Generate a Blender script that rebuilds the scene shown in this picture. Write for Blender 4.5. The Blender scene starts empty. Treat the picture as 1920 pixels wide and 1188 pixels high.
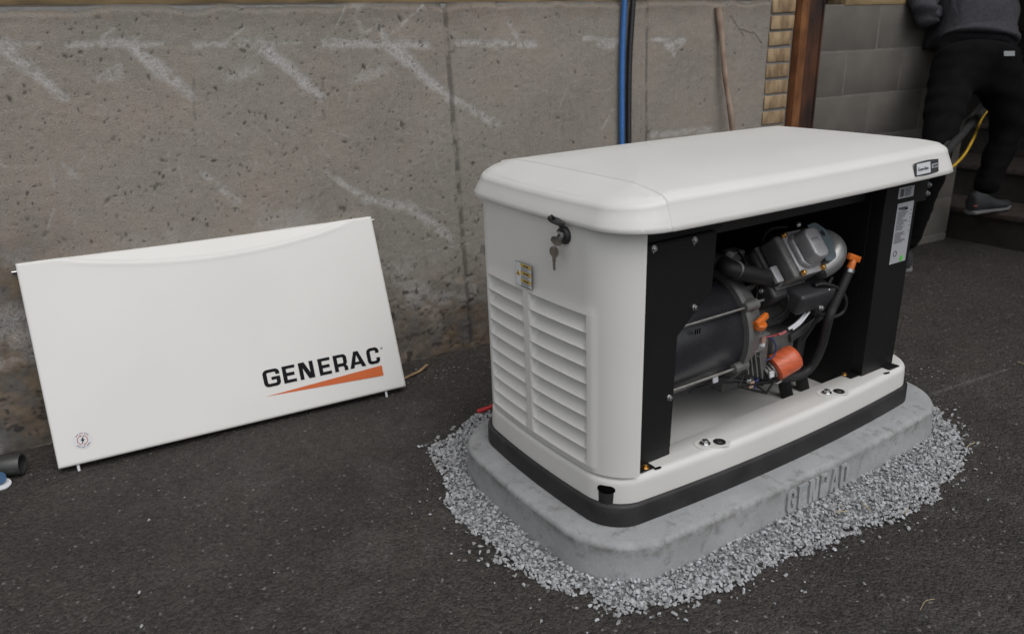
import bpy, bmesh, math, random
import numpy as np
from mathutils import Vector, Matrix
R = math.radians
random.seed(7); rng = np.random.default_rng(7)
scene = bpy.context.scene
col = scene.collection

# ------------------------------------------------------------------ camera
CAM = (-1.53247, -1.38342, 1.14352); YAW = .567525; PIT = .348891; ROL = -.0301839; FPX = 1439.25
_f = np.array([math.sin(YAW)*math.cos(PIT), math.cos(YAW)*math.cos(PIT), -math.sin(PIT)])
_r = np.array([math.cos(YAW), -math.sin(YAW), 0.]); _u = np.cross(_r, _f)
_R = math.cos(ROL)*_r + math.sin(ROL)*_u; _U = -math.sin(ROL)*_r + math.cos(ROL)*_u
cam = bpy.data.objects.new('camera', bpy.data.cameras.new('camera')); col.objects.link(cam)
cam.matrix_world = Matrix(((_R[0], _U[0], -_f[0], CAM[0]), (_R[1], _U[1], -_f[1], CAM[1]), (_R[2], _U[2], -_f[2], CAM[2]), (0, 0, 0, 1)))
cam.data.sensor_width = 36; cam.data.lens = FPX/1920*36; cam.data.clip_start = .05; cam.data.clip_end = 400
cam.data.dof.use_dof = True; cam.data.dof.focus_distance = 2.0; cam.data.dof.aperture_fstop = 4.5
scene.camera = cam

# ------------------------------------------------------------------ light: overcast day
SUN_EL, SUN_AZ = R(58), R(182)      # azimuth measured clockwise from +Y: in front of the generator's open side
world = bpy.data.worlds.new('World'); scene.world = world; world.use_nodes = True
wn = world.node_tree.nodes; wl = world.node_tree.links
bg = wn['Background']; sky = wn.new('ShaderNodeTexSky'); sky.sky_type = 'NISHITA'; sky.sun_disc = False
sky.sun_elevation = SUN_EL; sky.sun_rotation = SUN_AZ; sky.dust_density = 3.0; sky.air_density = 1.0
hs = wn.new('ShaderNodeHueSaturation'); hs.inputs['Saturation'].default_value = .22
wl.new(sky.outputs['Color'], hs.inputs['Color']); wl.new(hs.outputs['Color'], bg.inputs['Color'])
bg.inputs['Strength'].default_value = .10
sun = bpy.data.objects.new('sun', bpy.data.lights.new('sun', 'SUN')); col.objects.link(sun)
sun.data.energy = .7; sun.data.angle = R(60); sun.data.color = (1, .985, .96)
_sd = Vector((math.sin(SUN_AZ)*math.cos(SUN_EL), math.cos(SUN_AZ)*math.cos(SUN_EL), math.sin(SUN_EL)))
sun.rotation_euler = (-_sd).to_track_quat('-Z', 'Y').to_euler(); sun.location = (-3, -4, 6)
vs = scene.view_settings; vs.view_transform = 'Standard'; vs.look = 'None'; vs.gamma = 1; vs.exposure = 0.43
vs.use_curve_mapping = False

# ------------------------------------------------------------------ pixel -> place
def ray(u, v): return np.array(CAM), _f + _R*(u-960)/FPX - _U*(v-594)/FPX
def atz(u, v, z=0.):
    o, d = ray(u, v); return o + d*((z-o[2])/d[2])
def aty(u, v, y):
    o, d = ray(u, v); return o + d*((y-o[1])/d[1])
def atx(u, v, x):
    o, d = ray(u, v); return o + d*((x-o[0])/d[0])
def atd(u, v, t):
    o, d = ray(u, v); return o + d*t
WA, WD = -.0741, 1.0573                                  # the wall's turn and its distance
WT = np.array([math.cos(WA), math.sin(WA), 0.]); WN = np.array([math.sin(WA), -math.cos(WA), 0.])   # along it, out of it
WO = np.array([0., WD, 0.])
def atw(u, v, off=0.):                                    # -> (s along wall, z)
    o, d = ray(u, v); c = WO@WN + off; q = o + d*((c-o@WN)/(d@WN)); return float((q-WO)@WT), float(q[2])
def wp(s, z, off=0.): return WO + WT*s + WN*off + np.array([0, 0, z])

# ------------------------------------------------------------------ materials
MATS = {}
def mat(name, c, rough=.5, metal=0., var=.06, vs_=12., bump=0., bs=200., spec=.5, coat=0., c2=None, stretch=None, detail=4., world=False):
    if name in MATS: return MATS[name]
    m = bpy.data.materials.new(name); m.use_nodes = True; n = m.node_tree.nodes; l = m.node_tree.links
    b = n['Principled BSDF']; b.inputs['Roughness'].default_value = rough; b.inputs['Metallic'].default_value = metal
    b.inputs['Specular IOR Level'].default_value = spec; b.inputs['Coat Weight'].default_value = coat
    tc = n.new('ShaderNodeTexCoord'); mp = n.new('ShaderNodeMapping'); src = n.new('ShaderNodeNewGeometry').outputs['Position'] if world else tc.outputs['Object']; l.new(src, mp.inputs['Vector'])
    if stretch: mp.inputs['Scale'].default_value = stretch
    no = n.new('ShaderNodeTexNoise'); no.inputs['Scale'].default_value = vs_; no.inputs['Detail'].default_value = detail
    l.new(mp.outputs['Vector'], no.inputs['Vector'])
    rp = n.new('ShaderNodeValToRGB'); c = np.array(c[:3], float)
    a = np.clip(c*(1-var), 0, 1); e = np.clip(np.array(c2[:3], float) if c2 is not None else c*(1+var), 0, 1)
    rp.color_ramp.elements[0].position = .35; rp.color_ramp.elements[1].position = .65
    rp.color_ramp.elements[0].color = (*a, 1); rp.color_ramp.elements[1].color = (*e, 1)
    l.new(no.outputs['Fac'], rp.inputs['Fac']); l.new(rp.outputs['Color'], b.inputs['Base Color'])
    mr = n.new('ShaderNodeMapRange'); mr.inputs['To Min'].default_value = max(rough-.06, 0); mr.inputs['To Max'].default_value = min(rough+.08, 1)
    n3 = n.new('ShaderNodeTexNoise'); n3.inputs['Scale'].default_value = 9; n3.inputs['Detail'].default_value = 5; l.new(tc.outputs['Object'], n3.inputs['Vector'])
    l.new(n3.outputs['Fac'], mr.inputs['Value']); l.new(mr.outputs['Result'], b.inputs['Roughness'])
    if bump:
        n2 = n.new('ShaderNodeTexNoise'); n2.inputs['Scale'].default_value = bs; n2.inputs['Detail'].default_value = 3
        l.new(mp.outputs['Vector'], n2.inputs['Vector'])
        bp = n.new('ShaderNodeBump'); bp.inputs['Strength'].default_value = 1; bp.inputs['Distance'].default_value = bump
        l.new(n2.outputs['Fac'], bp.inputs['Height']); l.new(bp.outputs['Normal'], b.inputs['Normal'])
    MATS[name] = m; return m
def attr_node(n, name):
    a = n.new('ShaderNodeAttribute'); a.attribute_name = name; return a
def mixc(n, l, fac, a, b, mode='MIX'):
    m = n.new('ShaderNodeMix'); m.data_type = 'RGBA'; m.blend_type = mode
    for s, v in ((m.inputs[0], fac), (m.inputs[6], a), (m.inputs[7], b)):
        if isinstance(v, (int, float)): s.default_value = v
        elif isinstance(v, tuple): s.default_value = (*v[:3], 1)
        else: l.new(v, s)
    return m.outputs[2]
def math_(n, l, op, a, b=0., clamp=False):
    m = n.new('ShaderNodeMath'); m.operation = op; m.use_clamp = clamp
    for s, v in zip(m.inputs, (a, b)):
        if isinstance(v, (int, float)): s.default_value = v
        else: l.new(v, s)
    return m.outputs[0]
def noise(n, l, vec, scale, detail=4, rough=.5):
    t = n.new('ShaderNodeTexNoise'); t.inputs['Scale'].default_value = scale; t.inputs['Detail'].default_value = detail
    t.inputs['Roughness'].default_value = rough; l.new(vec, t.inputs['Vector']); return t.outputs['Fac']
def ramp(n, l, fac, p0, p1, c0=(0, 0, 0), c1=(1, 1, 1)):
    r = n.new('ShaderNodeValToRGB'); e = r.color_ramp.elements; e[0].position = p0; e[1].position = p1
    e[0].color = (*c0, 1); e[1].color = (*c1, 1); l.new(fac, r.inputs['Fac']); return r.outputs['Color']

def mat_wall():
    m = bpy.data.materials.new('weathered_concrete'); m.use_nodes = True; n = m.node_tree.nodes; l = m.node_tree.links
    b = n['Principled BSDF']; b.inputs['Roughness'].default_value = .92; b.inputs['Specular IOR Level'].default_value = .2
    g = n.new('ShaderNodeNewGeometry'); P = g.outputs['Position']
    base = ramp(n, l, noise(n, l, P, 3.2, 6, .6), .34, .66, (.225, .205, .175), (.305, .262, .222))
    base = mixc(n, l, math_(n, l, 'MULTIPLY', ramp(n, l, noise(n, l, P, 1.7, 3), .45, .6), .6), base, (.235, .228, .20))
    base = mixc(n, l, ramp(n, l, noise(n, l, P, 38, 5, .65), .3, .7), base, mixc(n, l, .5, base, (.30, .275, .24)))
    mpn = n.new('ShaderNodeMapping'); mpn.inputs['Scale'].default_value = (90, 90, 5); l.new(P, mpn.inputs['Vector'])
    base = mixc(n, l, math_(n, l, 'MULTIPLY', ramp(n, l, noise(n, l, mpn.outputs['Vector'], 1, 3), .45, .7), .22), base, (.32, .30, .27))
    base = mixc(n, l, ramp(n, l, noise(n, l, P, 330, 3, .7), .56, .66), base, mixc(n, l, .62, base, (.06, .055, .048)))
    base = mixc(n, l, ramp(n, l, noise(n, l, P, 260, 3, .7), .58, .68), base, mixc(n, l, .5, base, (.50, .48, .45)))
    base = mixc(n, l, attr_node(n, 'stain').outputs['Fac'], base, mixc(n, l, ramp(n, l, noise(n, l, P, 14, 5, .6), .4, .6), (.14, .098, .062), (.075, .072, .07)))
    sc = attr_node(n, 'scrape').outputs['Fac']
    scn = math_(n, l, 'MULTIPLY', sc, ramp(n, l, noise(n, l, P, 150, 5, .75), .34, .56))
    base = mixc(n, l, scn, base, (.45, .44, .435))
    base = mixc(n, l, attr_node(n, 'pit').outputs['Fac'], base, (.035, .032, .03))
    l.new(base, b.inputs['Base Color'])
    h = math_(n, l, 'ADD', math_(n, l, 'MULTIPLY', noise(n, l, P, 160, 5, .65), .0024), math_(n, l, 'MULTIPLY', noise(n, l, P, 600, 2), .0008))
    bp = n.new('ShaderNodeBump'); bp.inputs['Distance'].default_value = 1; bp.inputs['Strength'].default_value = .8; l.new(h, bp.inputs['Height']); l.new(bp.outputs['Normal'], b.inputs['Normal'])
    return m
def mat_asphalt():
    m = bpy.data.materials.new('asphalt'); m.use_nodes = True; n = m.node_tree.nodes; l = m.node_tree.links
    b = n['Principled BSDF']; b.inputs['Specular IOR Level'].default_value = .35
    g = n.new('ShaderNodeNewGeometry'); P = g.outputs['Position']
    v = n.new('ShaderNodeTexVoronoi'); v.inputs['Scale'].default_value = 165; l.new(P, v.inputs['Vector'])
    vc = n.new('ShaderNodeTexVoronoi'); vc.inputs['Scale'].default_value = 85; vc.inputs['Randomness'].default_value = 1; l.new(P, vc.inputs['Vector'])
    sep = n.new('ShaderNodeSeparateColor'); l.new(v.outputs['Color'], sep.inputs['Color'])
    base = ramp(n, l, noise(n, l, P, 2.6, 6, .6), .3, .7, (.034, .031, .0285), (.056, .050, .045))
    base = mixc(n, l, .75, base, mixc(n, l, ramp(n, l, sep.outputs[0], 0, 1), (.45, .45, .45), (1.5, 1.47, 1.44)), 'MULTIPLY')
    base = mixc(n, l, ramp(n, l, sep.outputs[1], .984, .994), base, (.15, .145, .135))
    base = mixc(n, l, math_(n, l, 'MULTIPLY', attr_node(n, 'dust').outputs['Fac'], ramp(n, l, noise(n, l, P, 60, 5, .7), .35, .75)), base, (.22, .215, .21))
    l.new(base, b.inputs['Base Color'])
    l.new(ramp(n, l, noise(n, l, P, 30, 4), .3, .7, (.62, .62, .62), (.9, .9, .9)), b.inputs['Roughness'])
    h = math_(n, l, 'ADD', math_(n, l, 'MULTIPLY', math_(n, l, 'SUBTRACT', 1.0, v.outputs['Distance']), .0042),
              math_(n, l, 'MULTIPLY', math_(n, l, 'SUBTRACT', 1.0, vc.outputs['Distance']), .0034))
    h = math_(n, l, 'ADD', h, math_(n, l, 'MULTIPLY', noise(n, l, P, 500, 3), .0012))
    bp = n.new('ShaderNodeBump'); bp.inputs['Distance'].default_value = 1; bp.inputs['Strength'].default_value = 1.
    l.new(h, bp.inputs['Height']); l.new(bp.outputs['Normal'], b.inputs['Normal'])
    return m
def mat_pad():
    m = bpy.data.materials.new('cast_pad_concrete'); m.use_nodes = True; n = m.node_tree.nodes; l = m.node_tree.links
    b = n['Principled BSDF']; b.inputs['Roughness'].default_value = .88; b.inputs['Specular IOR Level'].default_value = .25
    g = n.new('ShaderNodeNewGeometry'); P = g.outputs['Position']
    base = ramp(n, l, noise(n, l, P, 9, 7, .62), .30, .70, (.285, .292, .298), (.375, .383, .390))
    base = mixc(n, l, math_(n, l, 'MULTIPLY', ramp(n, l, noise(n, l, P, 24, 6, .7), .54, .66), .55), base, (.15, .148, .135))
    base = mixc(n, l, math_(n, l, 'MULTIPLY', attr_node(n, 'grime').outputs['Fac'], ramp(n, l, noise(n, l, P, 30, 6, .75), .36, .62)), base, (.115, .11, .098))
    base = mixc(n, l, ramp(n, l, noise(n, l, P, 500, 2), .66, .74), base, (.12, .12, .12))
    l.new(base, b.inputs['Base Color'])
    h = math_(n, l, 'ADD', math_(n, l, 'MULTIPLY', noise(n, l, P, 60, 5, .6), .002), math_(n, l, 'MULTIPLY', noise(n, l, P, 450, 2), .0005))
    bp = n.new('ShaderNodeBump'); bp.inputs['Distance'].default_value = 1; bp.inputs['Strength'].default_value = .6; l.new(h, bp.inputs['Height']); l.new(bp.outputs['Normal'], b.inputs['Normal'])
    return m

CREAM = mat('cream_powder_coat', (.68, .672, .65), rough=.42, var=.025, vs_=2.2, bump=.00018, bs=520, spec=.45)
CREAM2 = mat('cream_powder_coat_tray', (.66, .652, .63), rough=.36, var=.03, vs_=6, bump=.00015, bs=400, spec=.5)
BLACK = mat('black_powder_coat', (.0055, .0055, .0055), rough=.5, var=.1, bump=.0001, bs=600, spec=.4)
RUBBER = mat('black_base_plastic', (.021, .020, .021), rough=.55, var=.35, vs_=14, bump=.0006, bs=150, spec=.45)
HOSE = mat('black_rubber_hose', (.011, .011, .011), rough=.6, var=.2)
STEEL = mat('zinc_steel', (.55, .56, .56), rough=.28, metal=1, var=.12, vs_=60)
ROD = mat('tie_rod_steel', (.42, .41, .38), rough=.36, metal=1, var=.12, vs_=50)
GOLD = mat('yellow_zinc_bolt', (.60, .36, .12), rough=.32, metal=1, var=.25, vs_=80)
ALU = mat('cast_aluminium', (.36, .36, .37), rough=.40, metal=.35, var=.08, vs_=40, bump=.0003, bs=500)
ALUD = mat('dark_cast_aluminium', (.15, .15, .146), rough=.5, metal=.3, var=.15, vs_=30, bump=.0004, bs=350)
SHROUD = mat('engine_shroud_plastic', (.024, .024, .026), rough=.42, var=.1)
BARREL = mat('alternator_black_paint', (.024, .024, .028), rough=.26, var=.2, spec=.5)
ORANGE = mat('orange_plastic', (.66, .16, .02), rough=.42, var=.1, vs_=40)
FILTER = mat('oil_filter_orange', (.58, .115, .045), rough=.38, var=.18, vs_=30, stretch=(1, 1, 6))
BADGEO = mat('logo_orange', (.56, .115, .022), rough=.5, var=.03)
INK = mat('logo_black', (.006, .006, .008), rough=.6, var=.05, spec=.15)
PRINT = mat('label_print_grey', (.09, .09, .10), rough=.6, var=.1)
WHITE = mat('label_white', (.62, .63, .66), rough=.4, var=.03)
SILVERLBL = mat('label_silver', (.40, .405, .43), rough=.4, var=.03)
YELLOW = mat('label_yellow', (.55, .37, .03), rough=.45, var=.08)
GREEN = mat('green_dot', (.10, .60, .05), rough=.5, var=.03)
DARKGREY = mat('badge_charcoal', (.045, .047, .05), rough=.4, var=.08)
STONE = mat('crushed_stone', (.30, .305, .31), rough=.9, var=.1, vs_=90, bump=.0006, bs=300, c2=(.40, .405, .415))
_n, _l = STONE.node_tree.nodes, STONE.node_tree.links; _b = _n['Principled BSDF']; _o = _b.inputs['Base Color'].links[0].from_socket
_l.new(mixc(_n, _l, 1., _o, ramp(_n, _l, attr_node(_n, 'tone').outputs['Fac'], 0, 1, (.66, .65, .63), (1.36, 1.37, 1.39)), 'MULTIPLY'), _b.inputs['Base Color'])
BRICK = mat('tan_brick', (.30, .20, .115), rough=.9, var=.32, vs_=22, bump=.002, bs=90, stretch=(1.6, 1.6, .5), c2=(.40, .29, .17), world=True)
MORTAR = mat('mortar', (.22, .215, .205), rough=.95, var=.12, vs_=30, bump=.001, bs=150)
CINDER = mat('cinder_block', (.125, .116, .102), rough=.95, var=.10, vs_=9, bump=.0016, bs=260, world=True)
RUST = mat('rusty_steel', (.020, .009, .007), rough=.8, var=.3, vs_=7, bump=.001, bs=120, c2=(.085, .030, .012), stretch=(3, 3, .8), detail=8)
RUSTO = mat('orange_rust', (.17, .058, .016), rough=.85, var=.35, vs_=20, bump=.001, bs=120, c2=(.22, .088, .030), stretch=(1, 1, .5))
BLUE = mat('blue_conduit_plastic', (.035, .15, .42), rough=.4, var=.08)
BLKCON = mat('black_conduit_plastic', (.016, .016, .018), rough=.4, var=.1)
STICKW = mat('weathered_stick', (.22, .14, .09), rough=.85, var=.25, vs_=18, c2=(.36, .27, .21), stretch=(1, 1, .6), bump=.0008, bs=120, detail=7)
WOOD = mat('raw_timber', (.20, .14, .07), rough=.8, var=.35, vs_=30, stretch=(.2, 1, 1), bump=.0008, bs=100)
STRIPW = mat('wood_strip', (.30, .20, .11), rough=.8, var=.25, vs_=30)
STRAW = mat('dry_straw', (.38, .30, .18), rough=.8, var=.2)
STEPM = mat('dark_step', (.022, .018, .015), rough=.9, var=.45, vs_=8, bump=.002, bs=70)
STEPN = mat('brown_step_nosing', (.045, .032, .026), rough=.85, var=.35, vs_=30, bump=.002, bs=90)
OLIVE = mat('olive_render', (.08, .075, .055), rough=.9, var=.1)
TROUS = mat('black_trousers_cloth', (.0035, .0035, .0042), rough=.95, var=.3, vs_=20, bump=.0006, bs=500, spec=.15)
SWEAT = mat('charcoal_sweatshirt', (.052, .052, .059), rough=.95, spec=.2, var=.14, vs_=60, bump=.0008, bs=600)
SKIN = mat('skin', (.45, .27, .19), rough=.5, var=.06)
HAIR = mat('hair', (.02, .014, .01), rough=.7, var=.3)
SHOE = mat('dark_grey_shoe', (.03, .032, .034), rough=.7, var=.2)
SOLE = mat('grey_shoe_sole', (.14, .14, .145), rough=.7, var=.15)
YCORD = mat('yellow_cable', (.50, .31, .03), rough=.5, var=.1)
RAILM = mat('dark_handrail', (.030, .030, .030), rough=.5, var=.2)
PIPE = mat('grey_plastic_pipe', (.038, .039, .038), rough=.38, var=.15)
REDH = mat('red_hose', (.45, .02, .02), rough=.4, var=.1)
PINK = mat('pink_wire', (.42, .12, .13), rough=.5, var=.1)
TAN = mat('tan_connector', (.42, .27, .21), rough=.5, var=.1)
NAVY = mat('dark_blue_wire', (.03, .045, .13), rough=.45, var=.1)
WALLM, ASPH, PADM = mat_wall(), mat_asphalt(), mat_pad()

# ------------------------------------------------------------------ helpers
def origin(o):
    v = Vector((0, 0, 0))
    while o is not None: v += o.location; o = o.parent
    return v
def link(name, me, m, parent=None, smooth=False, kind=None, label=None, cat=None, group=None):
    o = bpy.data.objects.new(name, me); col.objects.link(o)
    if m is not None and not me.materials: me.materials.append(m)
    if parent is not None: o.parent = parent
    if smooth:
        me.polygons.foreach_set('use_smooth', np.ones(len(me.polygons), bool))
    if label: o['label'] = label
    if cat: o['category'] = cat
    if group: o['group'] = group
    if kind: o['kind'] = kind
    return o
class MB:
    def __init__(s): s.v = []; s.f = []
    def add(s, vs, fs):
        k = len(s.v); s.v += [tuple(map(float, p)) for p in vs]; s.f += [tuple(i+k for i in f) for f in fs]; return s
    def hexa(s, P):      # 8 corners: bottom loop, top loop
        return s.add(P, [(3, 2, 1, 0), (4, 5, 6, 7), (0, 1, 5, 4), (1, 2, 6, 5), (2, 3, 7, 6), (3, 0, 4, 7)])
    def box(s, a, b):
        (x0, y0, z0), (x1, y1, z1) = a, b
        return s.hexa([(x0, y0, z0), (x1, y0, z0), (x1, y1, z0), (x0, y1, z0), (x0, y0, z1), (x1, y0, z1), (x1, y1, z1), (x0, y1, z1)])
    def obox(s, c, ax, h):      # centre, three unit axes, half sizes
        c = np.array(c, float); A = [np.array(a, float)*q for a, q in zip(ax, h)]
        return s.hexa([c-A[0]-A[1]-A[2], c+A[0]-A[1]-A[2], c+A[0]+A[1]-A[2], c-A[0]+A[1]-A[2], c-A[0]-A[1]+A[2], c+A[0]-A[1]+A[2], c+A[0]+A[1]+A[2], c-A[0]+A[1]+A[2]])
    def tube(s, pts, r, n=12, caps=True):
        pts = [np.array(p, float) for p in pts]; m = len(pts); rr = r if hasattr(r, '__len__') else [r]*m
        t = pts[1]-pts[0]; t /= np.linalg.norm(t); a = np.array([0, 0, 1.]) if abs(t[2]) < .9 else np.array([1., 0, 0])
        u = np.cross(t, a); u /= np.linalg.norm(u); k = len(s.v)
        for i in range(m):
            t = pts[min(i+1, m-1)]-pts[max(i-1, 0)]; t /= np.linalg.norm(t)+1e-12
            u = u-t*(u@t); u /= np.linalg.norm(u)+1e-12; w = np.cross(t, u)
            for j in range(n):
                an = 2*math.pi*j/n; s.v.append(tuple(pts[i]+(u*math.cos(an)+w*math.sin(an))*rr[i]))
        for i in range(m-1):
            for j in range(n):
                s.f.append((k+i*n+j, k+i*n+(j+1) % n, k+(i+1)*n+(j+1) % n, k+(i+1)*n+j))
        if caps:
            s.f.append(tuple(k+j for j in range(n))[::-1]); s.f.append(tuple(k+(m-1)*n+j for j in range(n)))
        return s
    def build(s, name, m, parent=None, smooth=False, bevel=0., seg=2, auto=None, **kw):
        me = bpy.data.meshes.new(name); og = origin(parent); kw = dict(kw)
        me.from_pydata([(x-og.x, y-og.y, z-og.z) for x, y, z in s.v], [], s.f)
        bm = bmesh.new(); bm.from_mesh(me)
        bmesh.ops.recalc_face_normals(bm, faces=bm.faces)
        if bevel:
            es = [e for e in bm.edges if len(e.link_faces) == 2 and e.calc_face_angle(0) > R(30)]
            bmesh.ops.bevel(bm, geom=es, offset=bevel, segments=seg, profile=.5, affect='EDGES', clamp_overlap=True)
        if smooth or bevel:
            for f in bm.faces: f.smooth = True
            for e in bm.edges:
                if len(e.link_faces) == 2 and e.calc_face_angle(0) > R(auto or 38): e.smooth = False
        bm.to_mesh(me); bm.free()
        return link(name, me, m, parent, **kw)
def empty(name, loc, label, cat, group=None):
    o = bpy.data.objects.new(name, None); col.objects.link(o); o.location = tuple(map(float, loc)); o.empty_display_size = .1
    o['label'] = label; o['category'] = cat
    if group: o['group'] = group
    return o
def circle3(c, ax, r, n=16, u=None):
    ax = np.array(ax, float); ax /= np.linalg.norm(ax); a = np.array([0, 0, 1.]) if abs(ax[2]) < .9 else np.array([1., 0, 0])
    u = np.cross(ax, a); u /= np.linalg.norm(u); w = np.cross(ax, u)
    return [np.array(c, float)+(u*math.cos(2*math.pi*i/n)+w*math.sin(2*math.pi*i/n))*r for i in range(n)]
def lathe(mb, c, ax, prof, n=20):   # prof: (distance along axis, radius)
    ax = np.array(ax, float); ax /= np.linalg.norm(ax); k = len(mb.v)
    for d, r in prof: mb.v += [tuple(p) for p in circle3(np.array(c, float)+ax*d, ax, r, n)]
    for i in range(len(prof)-1):
        for j in range(n): mb.f.append((k+i*n+j, k+i*n+(j+1) % n, k+(i+1)*n+(j+1) % n, k+(i+1)*n+j))
    mb.f.append(tuple(k+j for j in range(n))[::-1]); mb.f.append(tuple(k+(len(prof)-1)*n+j for j in range(n)))
    return mb
def bolt(name, c, ax, r, m, parent, washer=1.5):
    mb = MB(); ax = np.array(ax, float); ax /= np.linalg.norm(ax); c = np.array(c, float)
    lathe(mb, c, ax, [(-.002, r*washer), (r*.25, r*washer), (r*.35, r*washer*.95)], 16)
    mb.tube([c+ax*r*.3, c+ax*r*1.1], r, 6)
    lathe(mb, c+ax*r*1.1, ax, [(0, r*.8), (r*.12, r*.6)], 12)
    return mb.build(name, m, parent, smooth=True, auto=25)
def spline(pts, n=8):
    P = [np.array(p, float) for p in pts]; P = [2*P[0]-P[1]]+P+[2*P[-1]-P[-2]]; out = []
    for i in range(1, len(P)-2):
        for k in range(n):
            t = k/n; a, b, c, d = P[i-1:i+3]
            out.append(.5*((2*b)+(-a+c)*t+(2*a-5*b+4*c-d)*t*t+(-a+3*b-3*c+d)*t**3))
    out.append(P[-2]); return out
def outline(a, b, ba, bb, r, n=24, m=12):
    cx, cy = a-ba, b-bb; sx = 1-r/cx; sy = 1-r/cy
    lg = lambda s: np.array([s*cx, -b+bb*s*s]); en = lambda s: np.array([a-ba*s*s, s*cy])
    fr = [lg(s) for s in np.linspace(-sx, sx, n)]; rt = [en(s) for s in np.linspace(-sy, sy, n)]
    def bez(p0, c, p3):
        k = .56; p1 = p0+(c-p0)*k; p2 = p3+(c-p3)*k; t = np.linspace(0, 1, m+2)[1:-1, None]
        return list((1-t)**3*p0+3*(1-t)**2*t*p1+3*(1-t)*t*t*p2+t**3*p3)
    h = np.array(fr+bez(fr[-1], np.array([cx, -cy]), rt[0])+rt+bez(rt[-1], np.array([cx, cy]), -fr[0]))
    return np.vstack([h, -h])
def loft(rings, cap0=True, cap1=True):
    mb = MB(); n = len(rings[0][0])
    for o, z in rings: mb.v += [(p[0], p[1], z) if not hasattr(z, '__len__') else (p[0], p[1], zz) for p, zz in zip(o, z if hasattr(z, '__len__') else [z]*n)]
    for i in range(len(rings)-1):
        for j in range(n): mb.f.append((i*n+j, i*n+(j+1) % n, (i+1)*n+(j+1) % n, (i+1)*n+j))
    if cap0: mb.f.append(tuple(range(n))[::-1])
    if cap1: mb.f.append(tuple(range((len(rings)-1)*n, len(rings)*n)))
    return mb
# 2-D value noise in numpy, for real relief
def vnoise(x, y, scale, seed):
    g = np.random.default_rng(seed).random((257, 257)); X = x*scale; Y = y*scale
    xi = np.floor(X).astype(int); yi = np.floor(Y).astype(int); fx = X-xi; fy = Y-yi
    fx = fx*fx*(3-2*fx); fy = fy*fy*(3-2*fy); a = xi % 256; b = yi % 256
    return (g[a, b]*(1-fx)+g[a+1, b]*fx)*(1-fy)+(g[a, b+1]*(1-fx)+g[a+1, b+1]*fx)*fy
def fbm(x, y, scale, oct_=4, seed=1, gain=.5):
    s = 0; a = 1; t = 0
    for i in range(oct_): s = s+a*vnoise(x, y, scale*2**i, seed+i*7); t += a; a *= gain
    return s/t
def sstep(a, b, x): t = np.clip((x-a)/(b-a), 0, 1); return t*t*(3-2*t)
def grid_mesh(name, P, attrs=None):     # P: (nu, nv, 3)
    nu, nv = P.shape[:2]; me = bpy.data.meshes.new(name); me.vertices.add(nu*nv); me.vertices.foreach_set('co', P.reshape(-1).astype(np.float32))
    i = np.arange(nu-1)[:, None]*nv+np.arange(nv-1)[None, :]
    q = np.stack([i, i+nv, i+nv+1, i+1], -1).reshape(-1, 4); nf = len(q)
    me.loops.add(nf*4); me.polygons.add(nf); me.loops.foreach_set('vertex_index', q.reshape(-1).astype(np.int32))
    me.polygons.foreach_set('loop_start', (np.arange(nf)*4).astype(np.int32)); me.polygons.foreach_set('loop_total', np.full(nf, 4, np.int32))
    me.update(calc_edges=True)
    for k, a in (attrs or {}).items():
        at = me.attributes.new(k, 'FLOAT', 'POINT'); at.data.foreach_set('value', a.reshape(-1).astype(np.float32))
    return me
def axis(*segs):     # (start, end, step) ...
    out = []
    for a, b, st in segs: out += list(np.linspace(a, b, max(int(round((b-a)/st)), 1), endpoint=False))
    out.append(segs[-1][1]); return np.array(out)
# lettering: closed outlines -> filled solid
def rpoly(pts):      # (x, y[, radius])
    out = []; n = len(pts)
    for i, p in enumerate(pts):
        c = np.array(p[:2], float)
        if len(p) < 3: out.append(c); continue
        a = np.array(pts[i-1][:2], float); b = np.array(pts[(i+1) % n][:2], float)
        da = (a-c)/np.linalg.norm(a-c); db = (b-c)/np.linalg.norm(b-c); r = p[2]
        p0, p3 = c+da*r, c+db*r; p1 = c+da*r*.42; p2 = c+db*r*.42
        for t in np.linspace(0, 1, 8): out.append((1-t)**3*p0+3*(1-t)**2*t*p1+3*(1-t)*t*t*p2+t**3*p3)
    return out
def filled(loops, depth):
    cu = bpy.data.curves.new('outline', 'CURVE'); cu.dimensions = '2D'; cu.fill_mode = 'BOTH'; cu.extrude = depth/2
    for lp in loops:
        sp = cu.splines.new('POLY'); sp.points.add(len(lp)-1); sp.use_cyclic_u = True
        for i, q in enumerate(lp): sp.points[i].co = (q[0], q[1], 0, 1)
    return curve_data(cu, depth)
def curve_data(cu, depth):
    o = bpy.data.objects.new('outline', cu); col.objects.link(o)
    dg = bpy.context.evaluated_depsgraph_get(); me = bpy.data.meshes.new_from_object(o.evaluated_get(dg))
    v = np.empty(len(me.vertices)*3, np.float32); me.vertices.foreach_get('co', v); v = v.reshape(-1, 3)
    f = [tuple(p.vertices) for p in me.polygons]
    bpy.data.objects.remove(o); bpy.data.curves.remove(cu); bpy.data.meshes.remove(me); return v, f
def words(txt, size, depth=.0004):
    cu = bpy.data.curves.new('words', 'FONT'); cu.body = txt; cu.size = size; cu.extrude = depth/2; cu.fill_mode = 'BOTH'; cu.resolution_u = 2
    return curve_data(cu, depth)
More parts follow.
